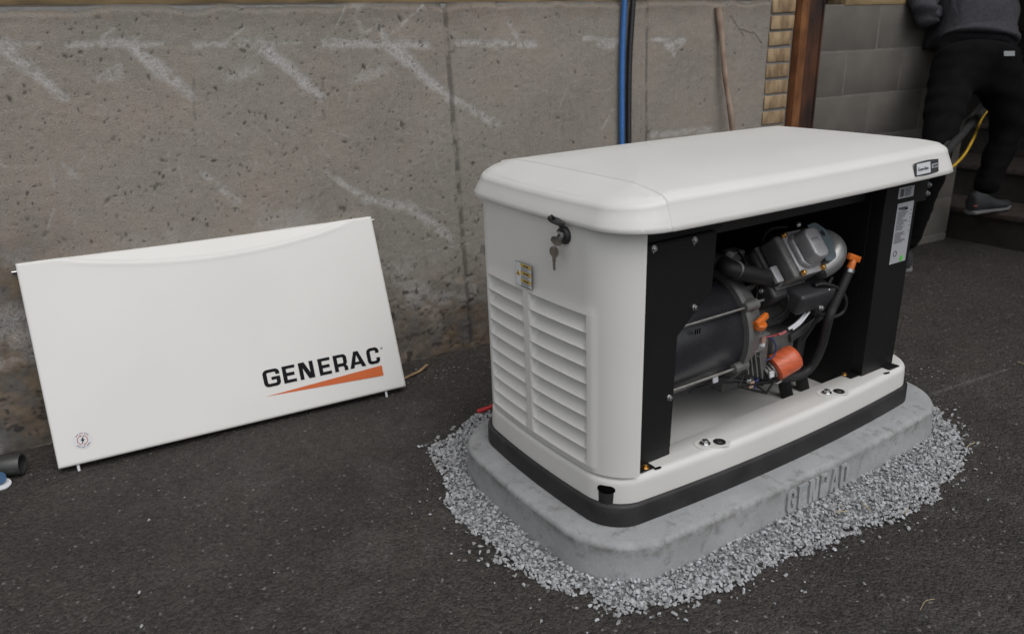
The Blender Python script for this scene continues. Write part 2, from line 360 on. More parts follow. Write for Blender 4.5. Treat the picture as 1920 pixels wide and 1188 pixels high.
class Frame:         # a flat surface: origin, across, up
    def __init__(s, o, ex, ey, lift=0.):
        s.o = np.array(o, float); s.ex = np.array(ex, float); s.ex /= np.linalg.norm(s.ex)
        ey = np.array(ey, float); ey -= s.ex*(ey@s.ex); s.ey = ey/np.linalg.norm(ey); s.n = np.cross(s.ex, s.ey); s.lift = lift
    def p(s, x, y, h=0.): return s.o+s.ex*x+s.ey*y+s.n*(h+s.lift)
    def put(s, vf, mb, x=0, y=0, sx=1, sy=1, h=0):
        v, f = vf; return mb.add([s.p(a*sx+x, b*sy+y, c+h) for a, b, c in v], f)
    def shape(s, mb, loops, x=0, y=0, sx=1, sy=1, depth=.0004, h=0):
        return s.put(filled([[(q[0]*sx+x, q[1]*sy+y) for q in lp] for lp in loops], depth), mb, h=h+depth/2)
    def rect(s, mb, x0, y0, x1, y1, h=0, depth=.0004): return s.shape(mb, [[(x0, y0), (x1, y0), (x1, y1), (x0, y1)]], h=h, depth=depth)
def glyph(ch, W=.95, t=.26, s=.21):
    if ch == 'C': return [rpoly([(W, .64), (W, 1, .25), (0, 1, .27), (0, 0, .27), (W, 0, .25), (W, .36), (W-t, .36), (W-t, s, .07), (t, s, .09), (t, 1-s, .09), (W-t, 1-s, .07), (W-t, .64)])]
    if ch == 'G': return [rpoly([(W, .66), (W, 1, .25), (0, 1, .27), (0, 0, .27), (W, 0, .25), (W, .55), (W*.48, .55), (W*.48, .37), (W-t, .37), (W-t, s, .07), (t, s, .09), (t, 1-s, .09), (W-t, 1-s, .07), (W-t, .66)])]
    if ch == 'E': return [rpoly([(0, 0), (W, 0), (W, s), (t, s), (t, .405), (W-.07, .405), (W-.07, .595), (t, .595), (t, 1-s), (W, 1-s), (W, 1), (0, 1)])]
    if ch == 'N': return [rpoly([(0, 0), (0, 1), (t+.12, 1), (W-t, .34), (W-t, 1), (W, 1), (W, 0), (W-t-.12, 0), (t, .66), (t, 0)])]
    if ch == 'R': return [rpoly([(0, 0), (0, 1), (W, 1, .24), (W, .40, .14), (W-.10, .34), (W, .27, .1), (W, 0), (W-t, 0), (W-t, .27, .07), (t, .27), (t, 0)]), rpoly([(t, .47), (W-t, .47, .06), (W-t, 1-s, .06), (t, 1-s)])]
    if ch == 'P': return [rpoly([(0, 0), (0, 1), (W, 1, .2), (W, .40, .2), (t, .40), (t, 0)]), rpoly([(t, .56), (W-t, .56), (W-t, 1-s), (t, 1-s)])]
    if ch == 'D': return [rpoly([(0, 0), (0, 1), (W, 1, .22), (W, 0, .22)]), rpoly([(t, s), (W-t, s), (W-t, 1-s), (t, 1-s)])]
    if ch == 'A': return [rpoly([(0, 0), (W*.36, 1), (W*.64, 1), (W, 0), (W-t*1.1, 0), (W-t*1.1-.07, .19), (t*1.1+.07, .19), (t*1.1, 0)]), rpoly([(W*.38, .36), (W*.62, .36), (W*.5, .78)])]

# ================================================================== THE SETTING
# --- asphalt: one sheet to the horizon, real relief near the camera
gx = axis((-60, -8, 8), (-8, -1.9, .4), (-1.9, 2.3, .0055), (2.3, 4, .05), (4, 12, .5), (12, 60, 8))
gy = axis((-60, -6, 8), (-6, -1.0, .3), (-1.0, 1.2, .0055), (1.2, 6, .4), (6, 60, 8))
X, Y = np.meshgrid(gx, gy, indexing='ij')
near = sstep(-2.1, -1.8, X)*(1-sstep(2.3, 2.6, X))*sstep(-1.15, -.95, Y)*(1-sstep(1.15, 1.3, Y))
Zg = near*((fbm(X, Y, 130, 2, 3)-.5)*.0032+(fbm(X, Y, 45, 2, 5)-.5)*.0022)+(fbm(X, Y, 3, 3, 9)-.5)*.006*near
Zg -= near*.002*sstep(.62, .8, fbm(X, Y, 60, 2, 21))
def seg_d(x, y, a, b):
    a = np.array(a); b = np.array(b); e = b-a; t = np.clip(((x-a[0])*e[0]+(y-a[1])*e[1])/(e@e), 0, 1)
    return np.hypot(x-a[0]-t*e[0], y-a[1]-t*e[1]), t
dust = np.zeros_like(X)
c0, c1 = atz(1750, 737)[:2], atz(1893, 690)[:2]
dd, _ = seg_d(X, Y, c0, c1); dust = np.maximum(dust, (1-sstep(.002, .013, dd+.006*(fbm(X, Y, 14, 2, 4)-.5)))*.8)
dust = np.maximum(dust, .16*sstep(.56, .72, fbm(X, Y, 7, 4, 31))*(1-sstep(.9, 2., np.hypot(X, Y))))
gd = outline(.80, .50, .02, .02, .2)
asphalt = link('asphalt_ground', grid_mesh('asphalt_ground', np.stack([X, Y, Zg], -1), {'dust': dust*near}), ASPH, smooth=True, kind='structure')

# --- concrete wall with scrapes, pores, joints
WT_END = atw(1441, 60)[0]
ws = axis((-6, -1.95, .25), (-1.95, WT_END, .0042)); wz = axis((-.12, 1.262, .0042))
S, Zw = np.meshgrid(ws, wz, indexing='ij')
H = (fbm(S, Zw, 4, 4, 41)-.5)*.010+(fbm(S, Zw, 60, 3, 43)-.5)*.0022
low = 1-sstep(.28, .50, Zw+.12*(fbm(S, Zw, 5, 3, 8)-.5)); H += low*(fbm(S, Zw, 26, 4, 47)-.5)*.010
scr = np.zeros_like(S); stain = np.zeros_like(S)
def stroke(u0, v0, u1, v1, w0, w1, a=1., seed=0):
    global scr
    p = atw(u0, v0); q = atw(u1, v1); d, t = seg_d(S, Zw, p, q)
    w = (w0+(w1-w0)*t)*(.55+.9*fbm(S, Zw, 22, 3, 60+seed)); m = (1-sstep(w*.3, w*1.75, d+.010*(fbm(S, Zw, 45, 3, 120+seed)-.5)))*a*sstep(.34, .60, fbm(S, Zw, 34, 4, 80+seed, .75)+.07)
    scr = np.maximum(scr, m)
for k, dx in enumerate((-242, 0, 242, 484)):
    stroke(dx+250, 88, dx+362, 182, .020, .012, .95, k)
    stroke(dx+240, 85, dx+318, 80, .012, .004, .6, k+3)
    stroke(dx+125, 84, dx+250, 80, .008, .013, .75, k+6)
    stroke(dx+185, 145, dx+235, 132, .012, .02, .45, k+9)
    stroke(dx+190, 70, dx+215, 52, .004, .004, .5, k+2)
    stroke(dx+330, 292, dx+345, 352, .004, .003, .3, k+1)
stroke(610, 80, 800, 84, .013, .012, .8, 11); stroke(735, 88, 842, 182, .022, .013, .95, 12); stroke(842, 182, 932, 232, .010, .015, .8, 13)
stroke(705, 35, 725, 78, .008, .010, .6, 14); stroke(725, 70, 795, 8, .004, .004, .8, 15); stroke(668, 15, 680, 60, .014, .006, .35, 16)
stroke(615, 325, 690, 375, .010, .013, .8, 17); stroke(690, 375, 765, 385, .014, .013, .85, 18); stroke(765, 385, 850, 448, .016, .014, .85, 19)
stroke(370, 315, 442, 375, .006, .016, .7, 20); stroke(120, 310, 150, 340, .006, .010, .4, 21); stroke(800, 470, 880, 455, .003, .003, .7, 22)
stroke(860, 80, 1003, 82, .012, .012, .85, 23); stroke(955, 45, 975, 78, .006, .010, .6, 24); stroke(1095, 72, 1158, 76, .010, .010, .7, 25); stroke(1128, 82, 1150, 86, .018, .010, .9, 26)
stroke(1222, 74, 1280, 76, .006, .012, .9, 27); stroke(1252, 82, 1272, 84, .018, .016, 1., 28); stroke(1262, 95, 1264, 104, .010, .006, .9, 29)
stroke(1225, 252, 1335, 243, .014, .010, .7, 30); stroke(1125, 250, 1150, 205, .006, .004, .5, 31)
for q in range(60):      # scattered fine scratches
    s0 = random.uniform(-1.7, .6); z0 = random.uniform(.25, 1.2); L = random.uniform(.02, .09); an = random.choice((R(50), R(75), R(-40)))+random.uniform(-.3, .3)
    d, t = seg_d(S, Zw, (s0, z0), (s0+L*math.cos(an), z0+L*math.sin(an))); scr = np.maximum(scr, (1-sstep(.0008, .0035, d))*random.uniform(.2, .55))
scr = np.maximum(scr, .75*sstep(.55, .68, fbm(S, Zw, 9, 4, 51))*low*(1-sstep(-.9, .0, S)*.4)*sstep(.12, .3, Zw))
scr = np.maximum(scr, .5*sstep(.60, .75, fbm(S, Zw, 5, 5, 53))*(1-sstep(.5, .8, Zw)))
H -= scr*.0015
stain = np.maximum(stain, .85*(1-sstep(.10, .40, Zw+.2*(fbm(S, Zw, 4, 4, 55)-.5)))*sstep(.3, .55, fbm(S, Zw, 3.2, 3, 57)+.12))
stain = np.maximum(stain, .8*(1-sstep(-1.62, -1.30, S))*(1-sstep(.50, .80, Zw+.2*(fbm(S, Zw, 6, 3, 58)-.5))))
stain = np.maximum(stain, .35*sstep(1.17, 1.262, Zw+.05*(fbm(S, Zw, 12, 3, 59)-.5)))
dark = np.zeros_like(S)
def joint(u0, v0, u1, v1, w, depth, seed, dk=.5):
    global H, dark
    p, q = atw(u0, v0), atw(u1, v1); d, _ = seg_d(S+.004*(fbm(S, Zw, 30, 2, seed)-.5), Zw, p, q)
    H = H+(-(1-sstep(w*.25, w, d))*depth+(1-sstep(w, w*2.5, abs(d-w*1.6)))*depth*.25)
    dark = np.maximum(dark, (1-sstep(w*.3, w*1.1, d))*dk*sstep(.38, .62, fbm(S, Zw, 35, 3, seed+1)+.05))
joint(829, -40, 884, 640, .011, .006, 71); joint(1214, -40, 1208, 500, .006, .006, 73)
for k, dx in enumerate((-242, 0, 242)): joint(dx+363, 150, dx+366, 225, .007, .001, 75+k, .28)
joint(1370, 30, 1395, 70, .0025, .003, 76); joint(1412, 62, 1428, 82, .004, .004, 77); joint(1385, 55, 1412, 64, .003, .003, 78)
for z0, u0, u1 in ((274, 0, 860),): joint(u0, z0+8, u1, z0-10, .0018, .0004, 79, .12)
# pores: seeded spots with their own size
pit = np.zeros_like(S); ds = ws[-1]-ws[-2]; i0 = int(np.searchsorted(ws, -1.95))
for q in range(3600):
    s0 = random.uniform(-1.9, WT_END); z0 = random.uniform(.02, 1.25)
    if s0 > 0.0 and random.random() < .75: continue
    r = random.choice((.0016, .0018, .002, .0022, .0024, .0028, .0032, .004)) if random.random() < .98 else .0055; el = random.uniform(.8, 2.6); an = random.uniform(0, 3.14)
    a = i0+int((s0-ws[i0])/ds); b = int((z0-wz[0])/(wz[1]-wz[0])); k = 7
    sl = (slice(max(a-k, 0), a+k+1), slice(max(b-k, 0), b+k+1)); du = S[sl]-s0; dv = Zw[sl]-z0
    ca, sa = math.cos(an), math.sin(an); d = np.hypot((du*ca+dv*sa)/el, (-du*sa+dv*ca))
    m = 1-sstep(r*.5, r*1.25, d); pit[sl] = np.maximum(pit[sl], m*random.uniform(.25, .85)); H[sl] -= m*r*.55
for q in range(16):      # honeycombed clusters
    s0 = random.uniform(-1.8, .1); z0 = random.uniform(.1, 1.2); d = np.hypot((S-s0)/.05, (Zw-z0)/.018)
    mm = (1-sstep(.5, 1.2, d))*sstep(.58, .70, fbm(S, Zw, 70, 3, 90+q)); pit = np.maximum(pit, mm*.6); H -= mm*.002
pit = np.maximum(pit, dark); pit = np.maximum(pit, .8*low*sstep(.66, .76, fbm(S, Zw, 40, 3, 49)))
topch = sstep(1.235, 1.262, Zw+.03*(fbm(S, Zw*0+3, 10, 4, 66)-.5)); H -= topch*.016; pit = np.maximum(pit, topch*.6)
Pw = WO+S[..., None]*WT+H[..., None]*WN; Pw[..., 2] = Zw
wall = empty('concrete_wall', wp(0, 0), 'long weathered poured concrete wall with white scrapes behind the white generator', 'wall')
og = np.array(wall.location); Pw = Pw-og
link('wall_face', grid_mesh('wall_face', Pw, {'scrape': scr, 'stain': stain, 'pit': pit}), WALLM, wall, smooth=True)
mb = MB(); mb.hexa([wp(-6, -.12, -.012), wp(WT_END, -.12, -.012), wp(WT_END, -.12, -.25), wp(-6, -.12, -.25), wp(-6, 1.256, -.012), wp(WT_END, 1.256, -.012), wp(WT_END, 1.256, -.25), wp(-6, 1.256, -.25)])
mb.build('wall_core', MORTAR, wall)
# timber sill on the wall
sill = empty('timber_sill', wp(-.5, 1.26, -.1), 'rough timber sill board lying along the top of the concrete wall', 'timber sill')
mb = MB(); mb.hexa([wp(-4, 1.262, -.03), wp(WT_END-.02, 1.262, -.03), wp(WT_END-.02, 1.262, -.2), wp(-4, 1.262, -.2), wp(-4, 1.31, -.03), wp(WT_END-.02, 1.31, -.03), wp(WT_END-.02, 1.31, -.2), wp(-4, 1.31, -.2)])
mb.build('board', WOOD, sill, bevel=.003)
mb = MB(); mb.hexa([wp(-4, 1.312, -.045), wp(3.4, 1.312, -.045), wp(3.4, 1.312, -.2), wp(-4, 1.312, -.2), wp(-4, 2.9, -.045), wp(3.4, 2.9, -.045), wp(3.4, 2.9, -.2), wp(-4, 2.9, -.2)])
hs_ = mb.build('house_wall', OLIVE, None); hs_['label'] = 'dull olive house wall rising above the timber sill at the top edge'; hs_['category'] = 'house wall'

# --- brick pier, one object per brick
pier = empty('brick_pier', wp(WT_END+.07, 0, 0), 'narrow pier of tan bricks between the concrete wall and the rusty steel column', 'brick pier')
b0 = WT_END+.004; b1 = atw(1489, 60)[0]
mb = MB(); mb.hexa([wp(b0-.002, -.05, -.007), wp(b1, -.05, -.007), wp(b1, -.05, -.2), wp(b0-.002, -.05, -.2), wp(b0-.002, 1.3, -.007), wp(b1, 1.3, -.007), wp(b1, 1.3, -.2), wp(b0-.002, 1.3, -.2)])
mb.build('mortar_bed', MORTAR, pier)
bh = .0665; bmesh_cache = []
for vtx in range(3):
    mb = MB(); mb.hexa([wp(0, 0, 0)-wp(0, 0, 0)+WT*a+WN*b+np.array([0, 0, c]) for a, b, c in ((0, .0, 0), (b1-b0-.014, .0, .002), (b1-b0-.014, -.07, 0), (0, -.07, 0), (0, .0, bh-.012), (b1-b0-.014, .0, bh-.010), (b1-b0-.014, -.07, bh-.012), (0, -.07, bh-.012))])
    me = mb.build('brick', BRICK, None, bevel=.003).data; o_ = [o for o in bpy.data.objects if o.data == me][0]; bpy.data.objects.remove(o_); bmesh_cache.append(me)
for k in range(19):
    z = .012+k*bh; o = bpy.data.objects.new('brick', bmesh_cache[k % 3]); col.objects.link(o); o.parent = pier
    q = wp(b0+.006+random.uniform(-.003, .003), z, random.uniform(-.003, .004))-np.array(pier.location); o.location = tuple(q); o.rotation_euler = (0, random.uniform(-.02, .02), 0)
# --- rusty steel column
c0_ = b1+.004; c1_ = atw(1536, 60)[0]
colm = empty('rusty_steel_column', wp((c0_+c1_)/2, 0, 0), 'rusty brown steel column between the tan brick pier and the grey block wall', 'steel column')
def wbox(mb, s0, s1, z0, z1, f0, f1): return mb.hexa([wp(s0, z0, f1), wp(s1, z0, f1), wp(s1, z0, f0), wp(s0, z0, f0), wp(s0, z1, f1), wp(s1, z1, f1), wp(s1, z1, f0), wp(s0, z1, f0)])
w_ = c1_-c0_
wbox(MB(), c0_, c0_+w_*.30, 0, 1.9, -.10, .030).build('flange', RUSTO, colm, bevel=.002)
wbox(MB(), c0_+w_*.30+.001, c1_-.012, 0, 1.9, -.03, .016).build('web', RUST, colm, bevel=.002)
wbox(MB(), c1_-.011, c1_-.002, 0, 1.9, -.10, .022).build('flange', RUST, colm, bevel=.001)
# --- cinder block wall, block by block
cw = empty('block_wall', wp(c1_+.8, 0, 0), 'grey cinder block wall right of the rusty column, behind the working person', 'block wall')
wbox(MB(), c1_, 2.815, -.05, 1.24, -.22, -.0009).build('mortar_bed', mat('pale_mortar', (.165, .155, .14), rough=.95, var=.12, vs_=30), cw)
zl = atw(1600, 96)[1]; rows = [zl-.2*k for k in range(6)]
blk = MB(); bw_, bh_ = .40, .20
wbox(blk, .0025, bw_-.0025, .0025, bh_-.0025, -.08, 0); blk.v = [tuple(np.array(q)-WO) for q in blk.v]
bo = blk.build('block', CINDER, None, bevel=.003); bme = bo.data; bpy.data.objects.remove(bo)
half = MB(); wbox(half, .0025, bw_/2-.0025, .0025, bh_-.0025, -.08, 0); half.v = [tuple(np.array(q)-WO) for q in half.v]
bo = half.build('block', CINDER, None, bevel=.003); hme = bo.data; bpy.data.objects.remove(bo)
for k, zt in enumerate([zl+.2]+rows):
    s = c1_+.002
    if k % 2:
        o = bpy.data.objects.new('block', hme); col.objects.link(o); o.parent = cw; o.location = tuple(wp(s, zt-.2, random.uniform(-.001, .001))-np.array(cw.location)); s += .2
    while s < 2.45:
        o = bpy.data.objects.new('block', bme); col.objects.link(o); o.parent = cw; o.location = tuple(wp(s, zt-.2, random.uniform(-.001, .001))-np.array(cw.location)); s += .4
    if s < 2.65:
        o = bpy.data.objects.new('block', hme); col.objects.link(o); o.parent = cw; o.location = tuple(wp(s, zt-.2, 0)-np.array(cw.location))
o = wbox(MB(), c1_+.15, 3.0, 1.237, 1.262, -.10, .002).build('timber_plate', WOOD, None, bevel=.002); o['label'] = 'thin strip of bare timber on top of the block wall, beside the person'; o['category'] = 'timber plate'

# --- stairs
st = empty('stairs', (2.9, .3, 0), 'dark wide outdoor steps rising behind the generator under the person', 'stairs')
xs = [2.85, 3.18, 3.62, 4.1, 4.6, 5.1]; zs = [.185, .37, .555, .74, .925, 1.11]
for k in range(6):
    y1 = 2.2
    mb = MB(); mb.box((xs[k]+.012, -2.2, (zs[k-1]+.001 if k else -.05)), (xs[k+1]+.02 if k < 5 else 5.9, y1-.03, zs[k]-.034)); mb.build('riser', STEPM, st)
    mb = MB(); mb.box((xs[k]-.01, -2.25, zs[k]-.033), (xs[k+1]+.01 if k < 5 else 5.9, y1-.02, zs[k])); mb.build('step', STEPN, st, bevel=.006)
o = MB().box((5.92, -4, 0), (6.1, 2.4, 3.2)).box((2.7, 2.22, 0), (5.9, 2.4, 3.2)).build('rear_house_wall', OLIVE, None); o['label'] = 'olive house wall at the top of the dark steps, far right edge'; o['category'] = 'house wall'
o = MB().box((2.9, -3.5, 2.45), (6.3, 2.4, 2.6)).build('added_shade_roof', STEPM, None); o['label'] = 'unseen dark slab added overhead to shade the steps and the person'; o['category'] = 'added shade slab'  # out-of-frame slab added to darken the steps and the person
# handrail and yellow cable
rail = empty('handrail', atd(1860, 195, 3.9), 'dark slanting metal handrail of the steps, seen between the person\'s legs', 'handrail')
a, b = atd(1862, 186, 4.3), atd(1745, 318, 3.0)
MB().tube([a+(a-b)*.5, b-(a-b)*.35], .018, 12).build('rail', RAILM, rail, smooth=True)
a2, b2 = atd(1850, 186, 4.35), atd(1735, 318, 3.05)
MB().tube([a2+(a2-b2)*.5, b2-(a2-b2)*.35], .012, 12).build('lower_rail', mat('grey_rail', (.05, .05, .05), rough=.4), rail, smooth=True)
e_ = b-(a-b)*.35
MB().tube([(e_[0], e_[1], 0), tuple(e_)], .018, 12).build('post', RAILM, rail, smooth=True)
yc = [atd(1880, 170, 4.15), atd(1858, 200, 4.05), atd(1841, 222, 3.95), atd(1826, 258, 3.75), atd(1808, 290, 3.6), atd(1784, 314, 3.4), atd(1764, 321, 3.25)]
yc += [atd(1740, 318, 3.2), atd(1700, 322, 3.05), atd(1600, 380, 3.0), atz(1560, 400, .012)]
o = MB().tube(spline(yc, 6), .0062, 10).build('extension_cord', YCORD, None, smooth=True, label='yellow extension cord hanging between the person\'s legs behind the generator', cat='cord')

# --- conduits on the wall
def conduit(name, m, r, pts, label):
    path = spline(pts, 60); out = []; rr = []
    L = [0]
    for a, b in zip(path, path[1:]): L.append(L[-1]+np.linalg.norm(b-a))
    L = np.array(L); P = np.array(path); n = int(L[-1]/.0016)
    for i in range(n+1):
        d = L[-1]*i/n; out.append(np.array([np.interp(d, L, P[:, k]) for k in range(3)])); rr.append(r if (i//2) % 2 else r*.88)
    return MB().tube(out, rr, 14).build(name, m, None, smooth=True, auto=80, label=label, cat='conduit', group='corrugated conduits on the concrete wall')
def wpt(u, v, off): s, z = atw(u, v, off); return wp(s, z, off)
t = wpt(1173, -60, .016)
conduit('corrugated_conduit', BLUE, .0115, [wpt(1175, -150, .016), t, wpt(1171, 0, .016), wpt(1167, 100, .016), wpt(1166, 200, .016), wpt(1167, 300, .018), wp(.565, .5, .02), wp(.56, .25, .02), wp(.5, .03, .06), wp(.35, .014, .2)], 'blue corrugated conduit running down the concrete wall behind the generator')
conduit('corrugated_conduit', BLKCON, .0115, [wpt(1193, -150, .016), wpt(1189, -60, .016), wpt(1187, 0, .016), wpt(1181, 100, .015), wpt(1179, 200, .016), wpt(1180, 300, .02), wp(.60, .5, .02), wp(.595, .25, .02), wp(.55, .03, .06), wp(.42, .014, .22)], 'black corrugated conduit beside the blue one on the concrete wall')
# --- stick leaning on the wall
s0, z0 = atw(1346, 14, .012); s1, z1 = atw(1372, 242, .05)
p0 = wp(s0, z0, .012); p1 = wp(s1, z1, .05); d = (p1-p0); p2 = p0+d*(p0[2]/(p0[2]-p1[2]))*.999
path = [p0+(p2-p0)*k/24 for k in range(25)]; path = [p+WT*.006*math.sin(i*.9)*(.3+i/24) for i, p in enumerate(path)]
MB().tube(path, [.0125+.0012*math.sin(i*1.7)-(.0015 if 2 < i < 20 else 0) for i in range(25)], 12).build('wooden_stick', STICKW, None, smooth=True, label='thin wooden stick smeared with white plaster leaning on the concrete wall', cat='stick')

# ================================================================== PAD AND GRAVEL
PC = (.0134, 0.)
def padout(d): o = outline(.6823-d, .3789-d, .0231, .018, .1544, 40, 20); o[:, 0] += PC[0]; return o
pad = empty('concrete_pad', (0, 0, 0), 'grey cast concrete equipment pad lying under the generator on gravel', 'concrete pad')
HP = .1017
rg = [(padout(.0), -.03), (padout(0), 0.0), (padout(0), .02), (padout(.001), .04), (padout(.002), .065), (padout(.003), .083)]
for k in range(1, 9):
    a = k/8*math.pi/2; rg.append((padout(.003+.014*(1-math.cos(a))), .083+.0145*math.sin(a)))
rg += [(padout(.03), .0995), (padout(.05), .1008), (padout(.08), HP), (padout(.12), HP), (padout(.2), HP)]
mb = loft(rg, True, True); V = np.array(mb.v)
wob = (fbm(V[:, 0]*1+V[:, 2]*3+5, V[:, 1]+5, 9, 4, 11)-.5)*.005; rad = np.hypot(V[:, 0], V[:, 1])
msk = sstep(.02, .06, V[:, 2])*(1-sstep(.100, .1016, V[:, 2])); V[:, 2] += wob*msk; V[:, 0] += wob*.5*msk*np.sign(V[:, 0]); V[:, 1] += wob*.7*msk*np.sign(V[:, 1])
mb.v = [tuple(q) for q in V]
po = mb.build('slab', PADM, pad, smooth=True, auto=60)
ga = po.data.attributes.new('grime', 'FLOAT', 'POINT'); zz = np.array([v.co.z for v in po.data.vertices])
ga.data.foreach_set('value', (.75*np.exp(-((zz-.080)/.013)**2)).astype(np.float32))
# raised lettering
x_ = -.108
for i, ch in enumerate('GENPAD'):
    mb = MB(); wd = .0355; cx_ = x_+wd/2
    yb = lambda x: -.3789+.018*((x-PC[0])/.6592)**2
    fr = Frame((x_, yb(x_)-.0030, .017), (wd, yb(x_+wd)-yb(x_), 0), (0, .0010, .060))
    fr.shape(mb, glyph(ch, .60, .2, .13), sx=.064*.88, sy=.064, depth=.006, h=-.0035)
    mb.build('raised_letter', PADM, pad, bevel=.0008, seg=1); x_ += wd+.0065
# gravel
ST = [(-.45, .55), (-.513, .515), (-.658, .455), (-.689, .329), (-.747, .206), (-.794, .078), (-.767, -.033), (-.763, -.144), (-.74, -.239), (-.675, -.326), (-.696, -.362), (-.618, -.422), (-.456, -.462), (-.377, -.493), (-.299, -.475), (-.118, -.494), (.018, -.515), (.163, -.536), (.366, -.517), (.567, -.471), (.691, -.365), (.752, -.256), (.76, 0), (.74, .3), (.5, .47), (0, .5)]
ST = np.array(ST); an_s = np.unwrap(np.arctan2(ST[:, 1], ST[:, 0])); rad_s = np.hypot(ST[:, 0], ST[:, 1])
order = np.argsort(an_s % (2*np.pi)); AS = (an_s % (2*np.pi))[order]; RS = rad_s[order]
def grav_r(a): return np.interp(a % (2*np.pi), np.r_[AS[-1]-2*np.pi, AS, AS[0]+2*np.pi], np.r_[RS[-1], RS, RS[0]])
PO = padout(0); pa = np.arctan2(PO[:, 1], PO[:, 0]) % (2*np.pi); po_ = np.argsort(pa); PA = pa[po_]; PRr = np.hypot(PO[:, 0], PO[:, 1])[po_]
def pad_r(a): return np.interp(a % (2*np.pi), np.r_[PA[-1]-2*np.pi, PA, PA[0]+2*np.pi], np.r_[PRr[-1], PRr, PRr[0]])
def hull(seed):
    r_ = random.Random(seed); bm = bmesh.new()
    for _ in range(11):
        v = Vector((r_.gauss(0, 1), r_.gauss(0, 1), r_.gauss(0, 1))).normalized(); bm.verts.new((v.x*r_.uniform(.75, 1.1), v.y*r_.uniform(.55, .8), v.z*r_.uniform(.4, .65)))
    res = bmesh.ops.convex_hull(bm, input=bm.verts)
    bmesh.ops.delete(bm, geom=[g for g in res['geom_interior'] if isinstance(g, bmesh.types.BMVert)], context='VERTS')
    bmesh.ops.triangulate(bm, faces=bm.faces); bm.verts.ensure_lookup_table(); bm.verts.index_update()
    v = np.array([q.co[:] for q in bm.verts]); f = np.array([[q.index for q in fc.verts] for fc in bm.faces]); bm.free(); return v, f
HU = [hull(100+i) for i in range(24)]
def stones(name, places):      # (x, y, z, size)
    VV, FF, TT, k = [], [], [], 0
    for i, (x, y, z, s) in enumerate(places):
        v, f = HU[random.randrange(24)]; a, b, c = random.uniform(0, 6.28), random.gauss(0, .45), random.gauss(0, .45)
        M = np.array((Matrix.Rotation(a, 3, 'Z') @ Matrix.Rotation(b, 3, 'X') @ Matrix.Rotation(c, 3, 'Y')))
        VV.append((v*s)@M.T+np.array([x, y, z])); FF.append(f+k); k += len(v); TT.append(np.full(len(v), random.betavariate(2.2, 1.8)))
    V = np.vstack(VV); F = np.vstack(FF); me = bpy.data.meshes.new(name); me.vertices.add(len(V)); me.vertices.foreach_set('co', V.reshape(-1).astype(np.float32))
    me.loops.add(len(F)*3); me.polygons.add(len(F)); me.loops.foreach_set('vertex_index', F.reshape(-1).astype(np.int32))
    me.polygons.foreach_set('loop_start', (np.arange(len(F))*3).astype(np.int32)); me.polygons.foreach_set('loop_total', np.full(len(F), 3, np.int32))
    me.update(calc_edges=True); at_ = me.attributes.new('tone', 'FLOAT', 'POINT'); at_.data.foreach_set('value', np.concatenate(TT).astype(np.float32)); me.polygons.foreach_set('use_smooth', np.zeros(len(me.polygons), bool)); me.update(); return me
pl = []
while len(pl) < 13000:
    a = random.uniform(0, 2*math.pi); x, y = None, None
    x = random.uniform(-.84, .82); y = random.uniform(-.58, .58); a = math.atan2(y, x); r = math.hypot(x, y)
    rp_, rg_ = float(pad_r(a)), float(grav_r(a)); 
    if r < rp_-.012: continue
    edge = rg_+.018*(float(vnoise(np.array(x), np.array(y), 18, 5))-.5)*2
    if r > edge+.004: 
        if r > edge+.045 or random.random() > .035: continue
    t = max(0, min(1, (edge-r)/max(edge-rp_, .02)))
    s = random.choice((.0035, .0045, .0055, .006, .0065, .0075, .0085)); lay = random.random()
    pl.append((x, y, .002+lay*.009*min(1, t*2.2)+s*.3, s))
gb = MB(); na = 180
for i in range(na):
    a = i/na*2*math.pi; r0, r1 = float(pad_r(a))-.02, float(grav_r(a))-.012; r1 = max(r1, r0+.01)
    for t, zz_ in ((0, .007), (.5, .006), (.85, .003), (1, -.005)): rr_ = r0+(r1-r0)*t; gb.v.append((rr_*math.cos(a), rr_*math.sin(a), zz_))
for i in range(na):
    for k in range(3): gb.f.append((i*4+k, ((i+1) % na)*4+k, ((i+1) % na)*4+k+1, i*4+k+1))
gb.build('gravel_fines', mat('gravel_fines', (.16, .163, .166), rough=.95, var=.4, vs_=160, bump=.003, bs=220), None, smooth=True, kind='stuff', label='fine grey stone dust under the crushed gravel round the pad', cat='gravel')
link('gravel', stones('gravel', pl), STONE, kind='stuff', label='light grey crushed stone gravel spread round the concrete pad', cat='gravel')
grit = []
for _ in range(380):
    if random.random() < .35: x, y = random.uniform(-1.7, 2.2), random.uniform(-.95, 1.0); s = random.choice((.0012, .0016, .002, .0028))
    elif random.random() < .7:
        a = random.uniform(0, 6.28); r = float(grav_r(a))+abs(random.gauss(0, .06)); x, y = r*math.cos(a), r*math.sin(a); s = random.choice((.0015, .002, .003, .004))
    else:
        q = random.choice(((-.46, .90, .06), (-.38, .93, .05), (.95, -.1, .08), (-.15, .95, .05), (.9, .02, .05))); x, y = random.gauss(q[0], q[2]), random.gauss(q[1], q[2]*.5); s = random.choice((.002, .003, .004))
    grit.append((x, y, .002+s*.3, s))
link('loose_grit', stones('loose_grit', grit), STONE, kind='stuff', label='tiny stone chips scattered loose over the black asphalt', cat='grit')
